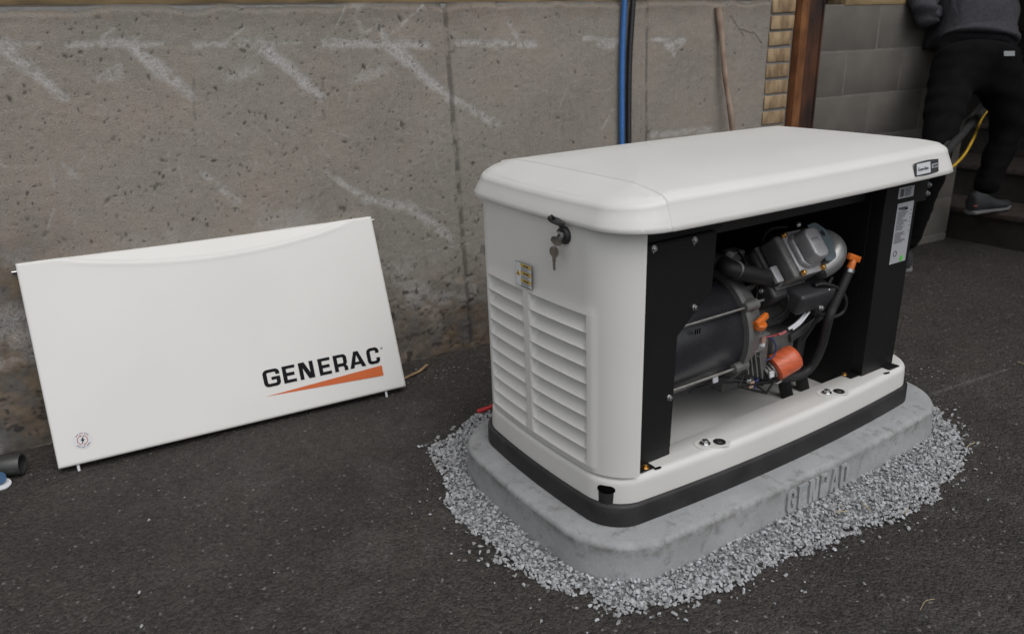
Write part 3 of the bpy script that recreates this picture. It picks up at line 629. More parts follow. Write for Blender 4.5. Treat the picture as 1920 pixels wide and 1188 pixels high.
peb = [(280, 977, .0065, 'oval pale pebble on open asphalt below the leaning white panel'), (262, 1112, .0065, 'oval pale pebble near the bottom left corner of the asphalt'), (266, 1176, .0065, 'oval pale pebble at the bottom edge of the asphalt, left'),
       (346, 934, .004, 'small pale chip below the middle of the leaning panel'), (298, 921, .0035, 'tiny bright chip close below the leaning panel'), (327, 1070, .004, 'small pale chip halfway between two oval pebbles at lower left'),
       (1160, 1155, .008, 'pale stone thrown out below the near tip of the gravel'), (1014, 1166, .006, 'pale pebble alone at the bottom edge left of the gravel tip'), (1285, 1164, .006, 'pale pebble at the bottom edge right of the gravel tip'),
       (1620, 1096, .006, 'pale pebble on open asphalt right of the gravel'), (1833, 833, .007, 'pale round stone beside a straw right of the pad'), (1790, 770, .007, 'pale stone just beyond the gravel at the far right corner of the pad'),
       (875, 999, .007, 'pale flat stone just outside the gravel on its left side'), (1509, 1112, .005, 'thin pale chip on the asphalt below the gravel, centre right'), (787, 942, .005, 'pale chip left of the gravel at the level of its widest part'),
       (1740, 775, .006, 'pale stone touching the far right end of the pad'), (1873, 862, .005, 'bluish pale chip near the right edge of the asphalt'), (1452, 1132, .004, 'small chip at the bottom edge, centre right')]
for u, v, s, lb in peb:
    p = atz(u, v); o = link('pebble', stones('pebble', [(0, 0, s*.35, s)]), STONE, label=lb, cat='pebble', group='pale pebbles lying loose on the asphalt'); o.location = (p[0], p[1], .002)
for (u0, v0, u1, v1, lb) in ((1616, 943, 1632, 956, 'pale straw lying on the gravel below the raised lettering'), (1697, 964, 1703, 953, 'short pale straw just off the gravel at right'), (1567, 960, 1588, 958, 'faded straw half buried in the gravel below the lettering'), (1812, 838, 1828, 829, 'forked straw near the round stone right of the pad'), (1725, 1143, 1752, 1122, 'thin curved grass stalk on the asphalt at lower right'), (1908, 678, 1920, 682, 'straw at the right edge of the asphalt')):
    p, q = atz(u0, v0, .02 if v0 in (943, 960) else .004), atz(u1, v1, .02 if v0 in (943, 960) else .005); m_ = (p+q)/2+(np.array([.002, .006, .003]) if v0 == 1143 else np.array([.0005, .001, .001]))
    MB().tube(spline([p, m_, q], 4), [.0015]*9 if v0 != 1143 else [.0006]*9, 6).build('straw', STRAW, None, label=lb, cat='straw', group='dry straws on the ground')
p = [atz(752, 712, .006), atz(770, 703, .008), atz(787, 695, .010), atz(801, 683, .014)]
mb = MB(); P_ = spline(p, 4)
for a, b in zip(P_, P_[1:]):
    t_ = (b-a)/np.linalg.norm(b-a); w = np.cross(t_, (0, 0, 1)); w /= np.linalg.norm(w); h = np.array([0, 0, .0015]); w = w*.0055
    mb.hexa([a-w-h, b-w-h, b+w-h, a+w-h, a-w+h, b-w+h, b+w+h, a+w+h])
mb.build('wood_strip', STRIPW, None, label='curved tan sliver of wood on the asphalt beside the leaning panel', cat='wood strip')
MB().tube(spline([atz(896, 771, .012), atz(908, 767, .02), atz(925, 760, .03), atz(960, 740, .03)], 5), .007, 10).build('red_hose', REDH, None, smooth=True, label='end of a red hose poking out behind the left corner of the generator', cat='hose')

# ================================================================== GENERATOR
GL = 'cream steel standby generator with its front panel off, standing on the concrete pad'
gen = empty('generator', (0, 0, HP), GL, 'generator')
ZB, ZT, ZL = .155, .217, .780            # top of black band, top of cream tray, underside of lid
def genout(d, a=.605, b=.3142, ba=.0175, bb=.0292, r=.078): return outline(a-d, b-d, ba, bb, r, 36, 18)
mb = loft([(genout(.0), HP), (genout(-.001), HP+.004), (genout(0), ZB-.007), (genout(.002), ZB-.003), (genout(.006), ZB), (genout(.02), ZB), (genout(.03), HP+.002)], True, False)
mb.build('base_band', RUBBER, gen, smooth=True)
inner = outline(.50, .214, .0, .0, .05, 36, 18); inner2 = outline(.496, .210, 0, 0, .05, 36, 18)
rg = [(genout(.0085), ZB-.004), (genout(.0085), ZB+.004), (genout(.010), ZT-.020)]
for k in range(1, 7): a = k/6*math.pi/2; rg.append((genout(.010+.014*(1-math.cos(a))), ZT-.018+.018*math.sin(a)))
rg += [(genout(.032), ZT), (genout(.045), ZT), (inner, ZT), (inner2, ZT-.004), (inner2, .140), (outline(.48, .195, 0, 0, .05, 36, 18), .134)]
mb = loft(rg, True, True); mb.build('base_tray', CREAM2, gen, smooth=True, auto=60)
# corner socket: dark solids put in for the shade of its hole and notch
oc_ = genout(.0085); ic = int(np.argmax(-.8*oc_[:, 0]-.6*oc_[:, 1])); cpt = oc_[ic]
lathe(MB(), (cpt[0]+.8*.0185, cpt[1]+.6*.0185, ZB-.004), (0, 0, 1), [(0, .0240), (.030, .0238), (.031, .022)], 32).build('corner_notch_fill', RUBBER, gen, smooth=True)
q = lathe(MB(), (cpt[0]+.8*.0185, cpt[1]+.6*.0185, ZB+.025), (0, 0, 1), [(0, .0225), (.003, .0250), (.008, .0258), (.013, .0245), (.017, .0205), (.018, .008)], 32)
q.build('corner_hole_shade', mat('deep_black', (.002, .002, .002), rough=.95, spec=.05), gen, smooth=True)
# --- left end panel with louvers
fullo = outline(.6005, .306, .0175, .024, .095, 90, 60)
h_ = [i for i in range(len(fullo)) if fullo[i, 0] < -.509]
pl_ = fullo[h_]; an = np.unwrap(np.arctan2(pl_[:, 1], -(pl_[:, 0]+.4)*1.)); od = np.argsort(np.arctan2(pl_[:, 1], -(pl_[:, 0]+.35))); pl_ = pl_[od]
pl_ = np.vstack([[-.509, pl_[0, 1]], pl_, [-.509, pl_[-1, 1]]])
L = np.r_[0, np.cumsum(np.hypot(*np.diff(pl_, axis=0).T))]
ss = np.unique(np.r_[np.linspace(0, L[-1], 180)]); px = np.interp(ss, L, pl_[:, 0]); py = np.interp(ss, L, pl_[:, 1])
tx = np.gradient(px, ss); ty = np.gradient(py, ss); nx, ny = -ty, tx; sg = np.sign(nx[len(nx)//2])*-1; nx *= sg; ny *= sg   # outward (-x)
LZ0, LZ1, NR = .2375, .595, 9; pitch = (LZ1-LZ0)/NR
cols = [(-.197, .004), (.026, .196)]
zz = [ZT+.004]+list(np.linspace(ZT+.006, LZ0, 5)[:-1])
for k in range(NR):
    zb = LZ0+k*pitch; zz += list(zb+pitch*np.array([0, .03, .06, .1, .17, .25, .35, .45, .55, .65, .74, .81, .86, .90, .93, .955, .975, .99]))
zz += [LZ1]+list(np.linspace(LZ1, ZL+.012, 16)[1:]); zz = np.array(sorted(set(np.round(zz, 5))))
SI, ZI = np.meshgrid(np.arange(len(ss)), zz, indexing='ij'); PY = py[SI]; D = np.zeros_like(ZI); region = np.full(ZI.shape, -1)
for c, (y0, y1) in enumerate(cols):
    for k in range(NR):
        zb = LZ0+k*pitch; t = (ZI-zb)/pitch; inside = (PY > y0) & (PY < y1) & (t >= 0) & (t < 1) & (px[SI] < -.55)
        prof = np.interp(t, [0, .06, .14, .35, .62, .80, .90, .955, .985, 1.0], [0, .10, .22, .48, .80, .98, 1.0, .72, .25, 0])
        sd = sstep(0, .016, PY-y0)*(1-sstep(y1-.012, y1, PY))
        D = np.where(inside, prof*sd*.0225, D); region = np.where(inside, c*NR+k, region)
fld = ((PY > -.215) & (PY < .21) & (px[SI] < -.55)); D = D-.0035*sstep(-.225, -.205, PY)*(1-sstep(.200, .214, PY))*sstep(.222, .236, ZI)*(1-sstep(.60, .612, ZI))*(px[SI] < -.5)
tap = (1-sstep(.2, .8, ZI))*.006*sstep(.50, .59, -px[SI])
PX3 = px[SI]-(D+tap)*nx[SI]*1.0; PY3 = PY-(D)*ny[SI]
P3 = np.stack([PX3, PY3, ZI], -1); G = P3-np.array([0, 0, HP])
nu, nv = ZI.shape; faces = {}
for i in range(nu-1):
    for j in range(nv-1):
        ps = (PY[i, j]+PY[i+1, j])/2; zm = (ZI[i, j]+ZI[i, j+1])/2; rgn = -1
        if px[i] < -.56:
            for c, (y0, y1) in enumerate(cols):
                if y0 < ps < y1 and LZ0 < zm < LZ1: rgn = c*NR+min(int((zm-LZ0)/pitch), NR-1)
        faces.setdefault(rgn, []).append((i*nv+j, (i+1)*nv+j, (i+1)*nv+j+1, i*nv+j+1))
GV = G.reshape(-1, 3)
def submesh(name, fs):
    idx = sorted({q for f in fs for q in f}); mp_ = {q: k for k, q in enumerate(idx)}; me = bpy.data.meshes.new(name)
    me.from_pydata([tuple(GV[q]) for q in idx], [], [tuple(mp_[q] for q in f) for f in fs]); return me
def flipfix(me):
    bm = bmesh.new(); bm.from_mesh(me); s_ = sum((f.normal.x+f.normal.y*0)*f.calc_area() for f in bm.faces)
    if s_ > 0: bmesh.ops.reverse_faces(bm, faces=bm.faces)
    bm.to_mesh(me); bm.free(); return me
sp_ = link('side_panel', flipfix(submesh('side_panel', faces[-1])), CREAM, gen, smooth=True)
for k in range(2*NR):
    if k in faces: link('louver', flipfix(submesh('louver', faces[k])), CREAM, gen, smooth=True)
# --- lid
lidp = dict(ba=.0179, bb=.0163)
def lidout(d, r=.0997): return outline(.6065-d, .3400-d, .0179, .0163, max(r-d*.6, .03), 60, 30)
rg = [(lidout(.016), ZL+.012), (lidout(.010), ZL+.0005), (lidout(.0035), ZL-.001), (lidout(.0), ZL+.0015), (lidout(.0035), ZL+.012), (lidout(.0095), ZL+.029), (lidout(.0160), ZL+.046)]
for k in range(1, 9): a = k/8*R(72); rg.append((lidout(.0168+.0185*(1-math.cos(a))), ZL+.048+.0185*math.sin(a)))
for d_, z_ in ((.034, .0695), (.050, .0738), (.072, .0790), (.10, .0835), (.13, .0870), (.17, .0885), (.21, .0893), (.26, .0897), (.30, .090)): rg.append((outline(.6065-d_, max(.34-d_, .034), .0179, .0163*max(0, 1-d_*2), max(.0997-.6*d_, .02) if d_ < .25 else .02, 60, 30), ZL+z_))
mb = loft(rg, False, True); me = bpy.data.meshes.new('lid'); me.from_pydata(mb.v, [], mb.f); bm = bmesh.new(); bm.from_mesh(me)
SX = -.482
for dx in (-.009, -.006, -.004, -.0028, -.0018, -.001, 0, .001, .0018, .0028, .004, .007, -.03, -.06, -.09):
    bmesh.ops.bisect_plane(bm, geom=bm.verts[:]+bm.edges[:]+bm.faces[:], dist=1e-6, plane_co=(SX+dx, 0, 0), plane_no=(1, 0, 0))
bmesh.ops.triangulate(bm, faces=[f for f in bm.faces if len(f.verts) > 4])
for v in bm.verts:
    x, y, z = v.co
    if z > ZL+.0685:
        e1 = (.6065-.0179*(y/.33)**2)-abs(x)-.034; e2 = (.34-.0163*(x/.59)**2)-abs(y)-.034
        rho = .080; e = rho-math.hypot(rho-e1, rho-e2) if (e1 < rho and e2 < rho) else min(e1, e2)
        z = v.co.z = ZL+.0690+.0200*(1-(1-min(max(e/.19, 0), 1))**2)
    t = (SX-x); up_ = float(sstep(ZL+.004, ZL+.068, np.array(z)))
    if t > -.012:
        q = float(sstep(-.001, .0035, np.array(t))); g = math.exp(-((t-.001)/.0024)**2)*.0010
        v.co.z -= up_*(q*.0035+g+max(0, t)*.10)
        s = 1-(q*.0045+g*1.2)*(1-up_)*0 
        if abs(y) > .1: v.co.y -= math.copysign((q*.0020+g)*(1-.3*up_), y)
bmesh.ops.recalc_face_normals(bm, faces=bm.faces)
for f in bm.faces: f.smooth = True
bm.to_mesh(me); bm.free()
for v in me.vertices: v.co.z -= HP
lid = link('lid', me, CREAM, gen)
# badge
pc = aty(1740, 317, -.331); 
b0_, b1_ = aty(1717, 319, -.334), aty(1763, 309, -.331)
fr = Frame(b0_, b1_-b0_, (0, .16, 1)); bwid = float(np.linalg.norm(b1_-b0_)); pb = (aty(1722, 329, -.3335)-aty(1716, 308, -.331)); bhgt = .030
fr = Frame(b0_+np.array([0, -.001, -.012]), (b1_-b0_)*[1, 1, 0], (0, .16, 1)); W_ = .064
fr = Frame((.3285, -.3345, .7925), (1, 0, 0), (0, .18, 1)); W_ = .108
def bend(mb):
    out = []
    for x, y, z in mb.v: out.append((x, y+(-.34+.0163*(x/.5886)**2)+.3370, z))
    mb.v = out; return mb
def quadstrip(x0, z0, x1, z1, h):       # a strip finely cut along its length, to follow the lid
    q = MB(); n = 8
    for i in range(n):
        a, b = x0+(x1-x0)*i/n, x0+(x1-x0)*(i+1)/n; q.hexa([fr.p(a, z0, h-.0006), fr.p(b, z0, h-.0006), fr.p(b, z1, h-.0006), fr.p(a, z1, h-.0006), fr.p(a, z0, h), fr.p(b, z0, h), fr.p(b, z1, h), fr.p(a, z1, h)])
    return bend(q)
badge = MB(); n = 16
for i in range(n):
    a, b = W_*i/n, W_*(i+1)/n; f = lambda t: .0025*math.sin(math.pi*min(max(t/W_, .04), .96)); za, zb_ = f(a), f(b)
    badge.hexa([fr.p(a, -za+.001, -.002), fr.p(b, -zb_+.001, -.002), fr.p(b, .032+zb_, -.002), fr.p(a, .032+za, -.002), fr.p(a, -za+.001, .0015), fr.p(b, -zb_+.001, .0015), fr.p(b, .032+zb_, .0015), fr.p(a, .032+za, .0015)])
bo = bend(badge).build('badge', DARKGREY, gen)
quadstrip(.0045, .0028, .068, .0300, .0022).build('badge_plate', WHITE, bo)
q = MB(); fr.put(words('Guardian', .0120), q, x=.0085, y=.0120, h=.0027, sx=1.12); bend(q).build('badge_text', INK, bo)
quadstrip(.0745, .0125, .1030, .0225, .0022).build('badge_plate', SILVERLBL, bo)
q = MB(); fr.put(words('16kW', .0082), q, x=.0765, y=.0148, h=.0027, sx=1.2); bend(q).build('badge_text', INK, bo)
# --- inside: black box walls, posts, brackets
YF = -.248
MB().box((-.492, .270, .14), (.495, .278, ZL)).build('back_wall', BLACK, gen)
MB().box((-.498, -.21, .14), (-.492, .27, ZL)).build('inner_wall', BLACK, gen)
MB().box((-.50, -.238, ZL-.010), (.495, .278, ZL-.004)).build('roof_pan', BLACK, gen)
# rear and right cover
MB().box((-.52, .282, ZT), (.50, .288, ZL+.01)).build('rear_panel', CREAM, gen)
# left black front plate, folded, with a cut corner
zq = lambda u, v: aty(u, v, YF)
poly = [zq(1216, 470), zq(1214, 905), zq(1255, 852), zq(1270, 630), zq(1335, 545), zq(1347, 450)]
poly = [(-.505, ZT+.0008), (-.3835, ZT+.0008), (-.3765, .512), (-.2765, .598), (-.2705, .731), (-.505, .731)]
q = MB(); fr = Frame((0, YF, 0), (1, 0, 0), (0, 0, 1)); fr.shape(q, [poly], depth=.003, h=-.003)
cp = q.build('front_plate', BLACK, gen, bevel=.0006, seg=1)
q = MB(); q.box((-.3865, YF+.004, ZT+.001), (-.3835, YF+.03, .510)).box((-.504, YF+.001, .7315), (-.271, YF+.055, .734)).box((-.2765, YF+.004, .600), (-.2735, YF+.05, .731)); q.build('plate_return', BLACK, gen)
MB().box((-.5112, -.270, ZT+.001), (-.5092, YF, ZL)).build('panel_flange', BLACK, gen)
q = MB(); q.box((-.508, YF+.016, .7345), (-.24, YF+.019, ZL+.004)); q.build('upper_rail', BLACK, gen)
q = MB(); q.box((-.24, YF+.05, .710), (.345, YF+.053, .742)).box((-.24, YF+.02, .742), (.348, YF+.055, .7445)); q.build('cross_rail', mat('rail_black', (.016, .016, .016), rough=.35), gen, bevel=.0005, seg=1)
for u, v in ((1226, 466), (1302, 450)): bolt('bolt', aty(u, v, YF-.001), (0, -1, .1), .0052, STEEL, gen)
for u, v in ((1225, 471), (1302, 456)):
    c = aty(u, v, YF-.001); MB().tube([c+np.array([0, 0, .004]), c-np.array([0, 0, .005])], .0016, 6).build('stud', STEEL, gen)
for u, v in ((1302, 576), (1255, 745)): bolt('bolt', aty(u, v, YF-.001), (0, -1, 0), .0056, STEEL, gen, 1.35)
bolt('bolt', aty(1332, 424, YF+.03), (0, -1, 0), .005, BLACK, gen)
# foot of the plate
MB().box((-.495, YF-.026, ZT+.0008), (-.452, YF-.0005, ZT+.0035)).build('foot_tab', BLACK, gen, bevel=.001, seg=1)
bolt('bolt', atz(1210, 876, ZT+.003), (0, 0, 1), .0065, GOLD, gen, 1.5)
def slot(u0, v0, u1, v1):
    a, b = atz(u0, v0, ZT+.0006), atz(u1, v1, ZT+.0006); q = MB(); d_ = (b-a); L_ = np.linalg.norm(d_[:2]); f_ = Frame(a, d_*[1, 1, 0], (-d_[1], d_[0], 0)); 
    f_.shape(q, [rpoly([(0, -.0035, .0034), (L_, -.0035, .0034), (L_, .0035, .0034), (0, .0035, .0034)])], depth=.0008); q.build('slot', MATS['deep_black'], gen)
slot(1227, 879, 1240, 875); slot(1657, 700.5, 1668, 697.5)
# right black post with its duct box and labels
post = MB(); post.box((.352, YF-.003, ZT+.001), (.498, YF, ZL)).box((.352, YF, ZT+.001), (.355, -.211, ZL)).box((.495, YF, ZT+.001), (.498, .26, ZL)).box((.352, -.2105, .1365), (.355, .27, ZL))
post.build('control_post', BLACK, gen, bevel=.0005, seg=1)
MB().box((.315, -.244, ZT+.0008), (.3515, -.2115, ZT+.0035)).box((.318, -.2090, .1365), (.3515, .26, .139)).build('post_foot', BLACK, gen)
MB().box((.452, YF-.026, ZT+.0008), (.500, YF-.0035, ZT+.0035)).build('foot_tab', BLACK, gen, bevel=.001, seg=1)
bolt('bolt', atz(1583, 702, ZT+.003), (0, 0, 1), .0055, GOLD, gen, 1.4)
q = MB(); q.box((.4985, YF+.012, .688), (.572, YF+.015, ZL+.004)); q.build('end_bracket', BLACK, gen, bevel=.0005, seg=1)
for u, v in ((1742, 347), (1739, 363)): bolt('bolt', aty(u, v, YF+.011), (0, -1, 0), .0055, STEEL, gen, 1.4)
fr = Frame((.352, YF-.0034, 0), (1, 0, 0), (0, 0, 1))
def lab(px4):      # corners TL, TR, BL as pixels -> rectangle in the post's face
    P4 = [aty(u, v, YF-.003) for u, v in px4]; xs_ = [p[0]-.352 for p in P4]; zs_ = [p[2] for p in P4]
    return (xs_[0]+xs_[2])/2, min(zs_[2], zs_[3]), (xs_[1]+xs_[3])/2, max(zs_[0], zs_[1])
x0, z0, x1, z1 = lab([(1686, 353), (1714, 350), (1683, 372), (1712, 367)])
q = MB(); fr.rect(q, x0, z0, x1, z1); lb_ = q.build('small_label', SILVERLBL, gen); w, h = x1-x0, z1-z0
q = MB(); fr.rect(q, x0+w*.12, z0+h*.15, x0+w*.34, z0+h*.85, h=.0005)
for k in range(6): fr.rect(q, x0+w*.42, z0+h*(.15+.13*k), x0+w*(.78+.05*(k % 2)), z0+h*(.22+.13*k), h=.0005)
q.build('label_print', PRINT, lb_)
x0, z0, x1, z1 = lab([(1685, 382), (1715, 376), (1665, 496), (1695, 488)]); w, h = x1-x0, z1-z0
q = MB(); fr.rect(q, x0, z0, x1, z1); lb_ = q.build('data_label', SILVERLBL, gen)
q = MB(); cw_ = w*.56/7
for i, ch in enumerate('GENERAC'): fr.shape(q, glyph(ch, .95, .3, .22), x=x0+w*.1+i*cw_, y=z1-h*.10, sx=cw_*.85, sy=h*.032, h=.0005)
fr.shape(q, [[(0, 0), (w*.56, .0035), (w*.56, -.001)]], x=x0+w*.1, y=z1-h*.118, h=.0005)
q.build('label_logo', INK, lb_)
q = MB(); zz_ = z1-h*.145
for k in range(24):
    a = random.uniform(.05, .10); b = random.uniform(.38, .80); fr.rect(q, x0+w*a, zz_-h*.006, x0+w*b, zz_+h*.004, h=.0005)
    if k % 3 == 0 and k < 16: fr.rect(q, x0+w*.84, zz_-h*.006, x0+w*.94, zz_+h*.004, h=.0005)
    zz_ -= h*(.021 if k != 14 else .045)
ringc = (x0+w*.26, z0+h*.165)
fr.shape(q, [[(ringc[0]+.0085*math.cos(a), ringc[1]+.0085*math.sin(a)) for a in np.linspace(0, 6.28, 20)[:-1]], [(ringc[0]+.006*math.cos(a), ringc[1]+.006*math.sin(a)) for a in np.linspace(0, 6.28, 20)[:-1]]], h=.0005)
q.build('label_print', PRINT, lb_)
q = MB(); fr.shape(q, [[(x0+w*.70+.0062*math.cos(a), z0+h*.062+.0085*math.sin(a)) for a in np.linspace(0, 6.28, 20)[:-1]]], h=.0012); q.build('green_sticker', GREEN, lb_)
# mounting bolts in the tray's dimples
for (u, v, u2, v2) in ((1322, 832, 1349, 828), (1550, 737, 1573, 733.5)):
    a, b = atz(u, v, ZT+.001), atz(u2, v2, ZT+.001); d_ = b-a; f_ = Frame((a+b)/2-np.array([0, 0, .0004]), d_*[1, 1, 0], (-d_[1], d_[0], 0)); L_ = np.linalg.norm(d_)
    q = MB(); rr = [(1.0, .0015), (.93, .0024), (.86, .0015), (.80, .0008)]
    base = np.array(rpoly([(-L_*.5-.026, -.022, .02), (L_*.5+.026, -.022, .02), (L_*.5+.026, .022, .02), (-L_*.5-.026, .022, .02)])); k0 = 0
    ringsv = [(1.0, .0002), (.95, .0012), (.90, .0010), (.82, .0006)]
    n_ = len(base)
    for s_, h2 in ringsv: q.v += [tuple(f_.p(p[0]*s_, p[1]*s_, h2)) for p in base]
    for i in range(len(ringsv)-1):
        for j in range(n_): q.f.append((i*n_+j, i*n_+(j+1) % n_, (i+1)*n_+(j+1) % n_, (i+1)*n_+j))
    q.f.append(tuple(range((len(ringsv)-1)*n_, len(ringsv)*n_)))
    q.build('dimple', CREAM2, gen, smooth=True, auto=60)
    bolt('bolt', a+np.array([0, 0, .001]), (0, 0, 1), .0085, STEEL, gen, 1.55)
    lathe(MB(), b, (0, 0, 1), [(0, .0150), (.0015, .0148), (.0016, .0105), (.0008, .010)], 24).build('rubber_grommet', HOSE, gen, smooth=True)
    lathe(MB(), b, (0, 0, 1), [(0.0005, .0065), (.0026, .006), (.003, .004)], 8).build('socket_screw', STEEL, gen, smooth=True)
# lock, cap and warning sticker on the end panel
lk = atx(1058, 441, -.5985); ln = np.array([-1., -.03, 0])
lo = lathe(MB(), lk+np.array([.003, 0, 0]), ln, [(0, .0195), (.004, .0195), (.010, .0175), (.011, .0165)], 28).build('lock', RUBBER, gen, smooth=True)
lathe(MB(), lk+ln*.006+np.array([0, 0.001, 0]), ln, [(0, .0108), (.0068, .0105), (.0075, .009)], 20).build('lock_barrel', STEEL, lo, smooth=True)
MB().box(tuple(lk+ln*.0148+np.array([-.0003, -.0011, -.005])), tuple(lk+ln*.0142+np.array([.0003, .0011, .005]))).build('keyway', MATS['deep_black'], lo)
cap_c = atx(1043, 414, -.628); hinge = lk+np.array([-.008, -.0, .019])
cx3 = np.array(cap_c); an_ = np.array([-.30, .25, -.92])
lathe(MB(), cx3, an_, [(-.004, .012), (-.003, .0185), (.002, .0195), (.004, .0175)], 24).build('lock_cap', HOSE, lo, smooth=True)
MB().tube(spline([hinge+[.002, 0, -.004], hinge, (hinge+cx3)/2+[-.001, 0, .001], cx3+(hinge-cx3)*.35], 5), .0035, 8).build('cap_strap', HOSE, lo, smooth=True)
tip_ = cx3-(hinge-cx3)/np.linalg.norm(hinge-cx3)*.019
MB().obox(tip_, ((hinge-cx3)/np.linalg.norm(hinge-cx3), np.cross(an_/np.linalg.norm(an_), (hinge-cx3)/np.linalg.norm(hinge-cx3)), an_/np.linalg.norm(an_)), (.007, .004, .0018)).build('cap_tab', HOSE, lo, bevel=.001)
# keys hang from the lock
kr = empty('key_ring', tuple(lk+np.array([-.02, 0, -.02])), 'two small steel keys on a ring hanging from the lock of the generator end panel', 'keys')
def key(c, ax, up, hole=True):       # c: centre of the bow
    f_ = Frame(c, ax, up); q = MB(); ring = [(.0128*math.cos(a), .0125*math.sin(a)) for a in np.linspace(-1.15, 4.3, 26)]
    lp = ring+[(-.0045, -.012), (-.0045, -.020), (-.0036, -.021), (-.0036, -.0245), (-.0028, -.026), (-.0036, -.028), (-.0028, -.031), (-.0030, -.035), (-.0016, -.040), (.0016, -.040), (.003, -.038), (.003, -.021), (.0045, -.0195), (.0045, -.012)]
    hl = [(.0022*math.cos(a), .0085+.0022*math.sin(a)) for a in np.linspace(0, 6.28, 12)[:-1]]
    f_.shape(q, [lp, hl], depth=.0022, h=-.001); return q.build('key', mat('nickel_key', (.36, .33, .29), rough=.35, metal=1, var=.15, vs_=80), kr, bevel=.0003, seg=1)
k2 = atx(1039, 472, -.625); key(k2, (0.15, -1, 0), (0, 0, 1))
k1 = np.array(atx(1043, 452, -.628)); u_ = k1-(lk+ln*.0148); u_ /= np.linalg.norm(u_); a_ = np.cross(u_, (-.5, -.8, .25)); a_ /= np.linalg.norm(a_); key(k1, a_, u_)
rc = atx(1040, 458, -.627)
tq = [np.array(rc)+np.array([.004*math.cos(a)*.5, .0035*math.cos(a), .0085*math.sin(a)]) for a in np.linspace(0, 6.28, 20)]
MB().tube(tq, .0011, 6).build('ring', STEEL, kr, smooth=True)
a, b, c_ = atx(969.5, 487, -.6015), atx(1000, 501, -.6015), atx(971, 531, -.6015)
xl = lambda y: -.6005+.0175*(y/.289)**2-.0045
pa_, pb_ = np.array([xl(a[1])+0, a[1], 0]), np.array([xl(b[1]), b[1], 0])
hgt = float(a[2]-c_[2]); f_ = Frame((pa_[0]-.0012, pa_[1], a[2]-hgt), (pb_-pa_), (0, 0, 1)); w = float(np.linalg.norm(pb_-pa_))
q = MB(); f_.rect(q, 0, 0, w, hgt); ws_ = q.build('warning_sticker', INK, gen)
q = MB(); f_.rect(q, .001, .001, w-.001, hgt-.001, h=.0003); q.build('sticker_face', WHITE, ws_)
q = MB()
for z0_ in (.84, .52, .20): f_.rect(q, w*.33, hgt*(z0_+.0), w-.0012, hgt*(z0_+.125), h=.0007)
f_.shape(q, [[(w*.04, hgt*.42), (w*.30, hgt*.42), (w*.17, hgt*.68)]], h=.0007); q.build('sticker_yellow', YELLOW, ws_)
q = MB(); f_.shape(q, [[(w*.13, hgt*.49), (w*.22, hgt*.45), (w*.16, hgt*.58)]], h=.0011)
for z0_ in (.84, .52, .20):
    f_.rect(q, w*.50, hgt*(z0_+.035), w*.82, hgt*(z0_+.085), h=.0011)
q.build('sticker_print', INK, ws_)
q = MB()
for z0_ in (.84, .52, .20):
    for k in range(3): f_.rect(q, w*.36, hgt*(z0_-.055-.062*k), w*(.92-.12*(k % 2)), hgt*(z0_-.028-.062*k), h=.0007)
q.build('sticker_print', PRINT, ws_)

# ------------------------------------------------------------------ engine bay
alt = lathe(MB(), (-.488, -.05, .415), (1, 0, 0), [(0, .145), (.005, .148), (.395, .148), (.398, .146)], 64).build('alternator', BARREL, gen, smooth=True, auto=40)
lathe(MB(), (-.40, -.05, .415), (1, 0, 0), [(0, .1495), (.002, .1505), (.012, .1505), (.014, .1495)], 64).build('alternator_band', SHROUD, alt, smooth=True)
for k in range(3): c = aty(1304+k*4, 622-k*1, -.196); MB().tube([c+[0, 0, .006], c-[0, 0, .006]], .0016, 6).build('vent_slot', MATS['deep_black'], alt)
ad = MB(); lathe(ad, (-.092, -.05, .415), (1, 0, 0), [(0, .150), (.001, .163), (.016, .163), (.020, .158), (.055, .150), (.085, .130), (.105, .105)], 56)
adp = ad.build('adapter_housing', ALUD, gen, smooth=True, auto=35)
q = MB(); c = np.array([-.03, -.05, .415])
for a in np.linspace(R(95), R(265), 11):
    d_ = np.array([0, math.cos(a), math.sin(a)]); q.obox(c+d_*.128+np.array([.0, 0, 0]), ((1, 0, 0), d_, np.cross((1, 0, 0), d_)), (.03, .024, .003))
q.build('housing_rib', ALUD, adp, bevel=.001, seg=1)
for (u0, v0, u1, v1) in ((1262, 615, 1396, 577), (1240, 737, 1376, 691)):
    a, b = aty(u0, v0, -.192), aty(u1, v1, -.192); a = a+(a-b)*.3; a[2] = b[2]; a[0] = max(a[0], -.49)
    tr = MB().tube([a, b], .0042, 12).build('tie_rod', ROD, alt, smooth=True)
    q = MB().tube([b-[.002, 0, 0], b+[.045, .004, 0]], [.0115, .0145], 14); q.obox(b+np.array([.028, .035, 0]), ((1, 0, 0), (0, 1, 0), (0, 0, 1)), (.018, .032, .011)); q.build('rod_lug', ALUD, adp, smooth=True, auto=40)
blockm = MB(); blockm.box((-.02, -.105, .245), (.235, .17, .50)); bk = blockm.build('engine_block', ALUD, gen, bevel=.012, seg=3)
MB().box((.0, -.06, .19), (.19, .15, .246)).build('oil_sump', ALUD, bk, bevel=.008)
q = MB()
for k in range(6): q.box((.235, -.10, .27+k*.036), (.268, .16, .283+k*.036))
q.build('cooling_fins', SHROUD, bk, bevel=.001, seg=1)
q = MB(); q.box((.236, -.11, .225), (.262, .20, .60)); q.build('fan_shroud', SHROUD, gen, bevel=.008)
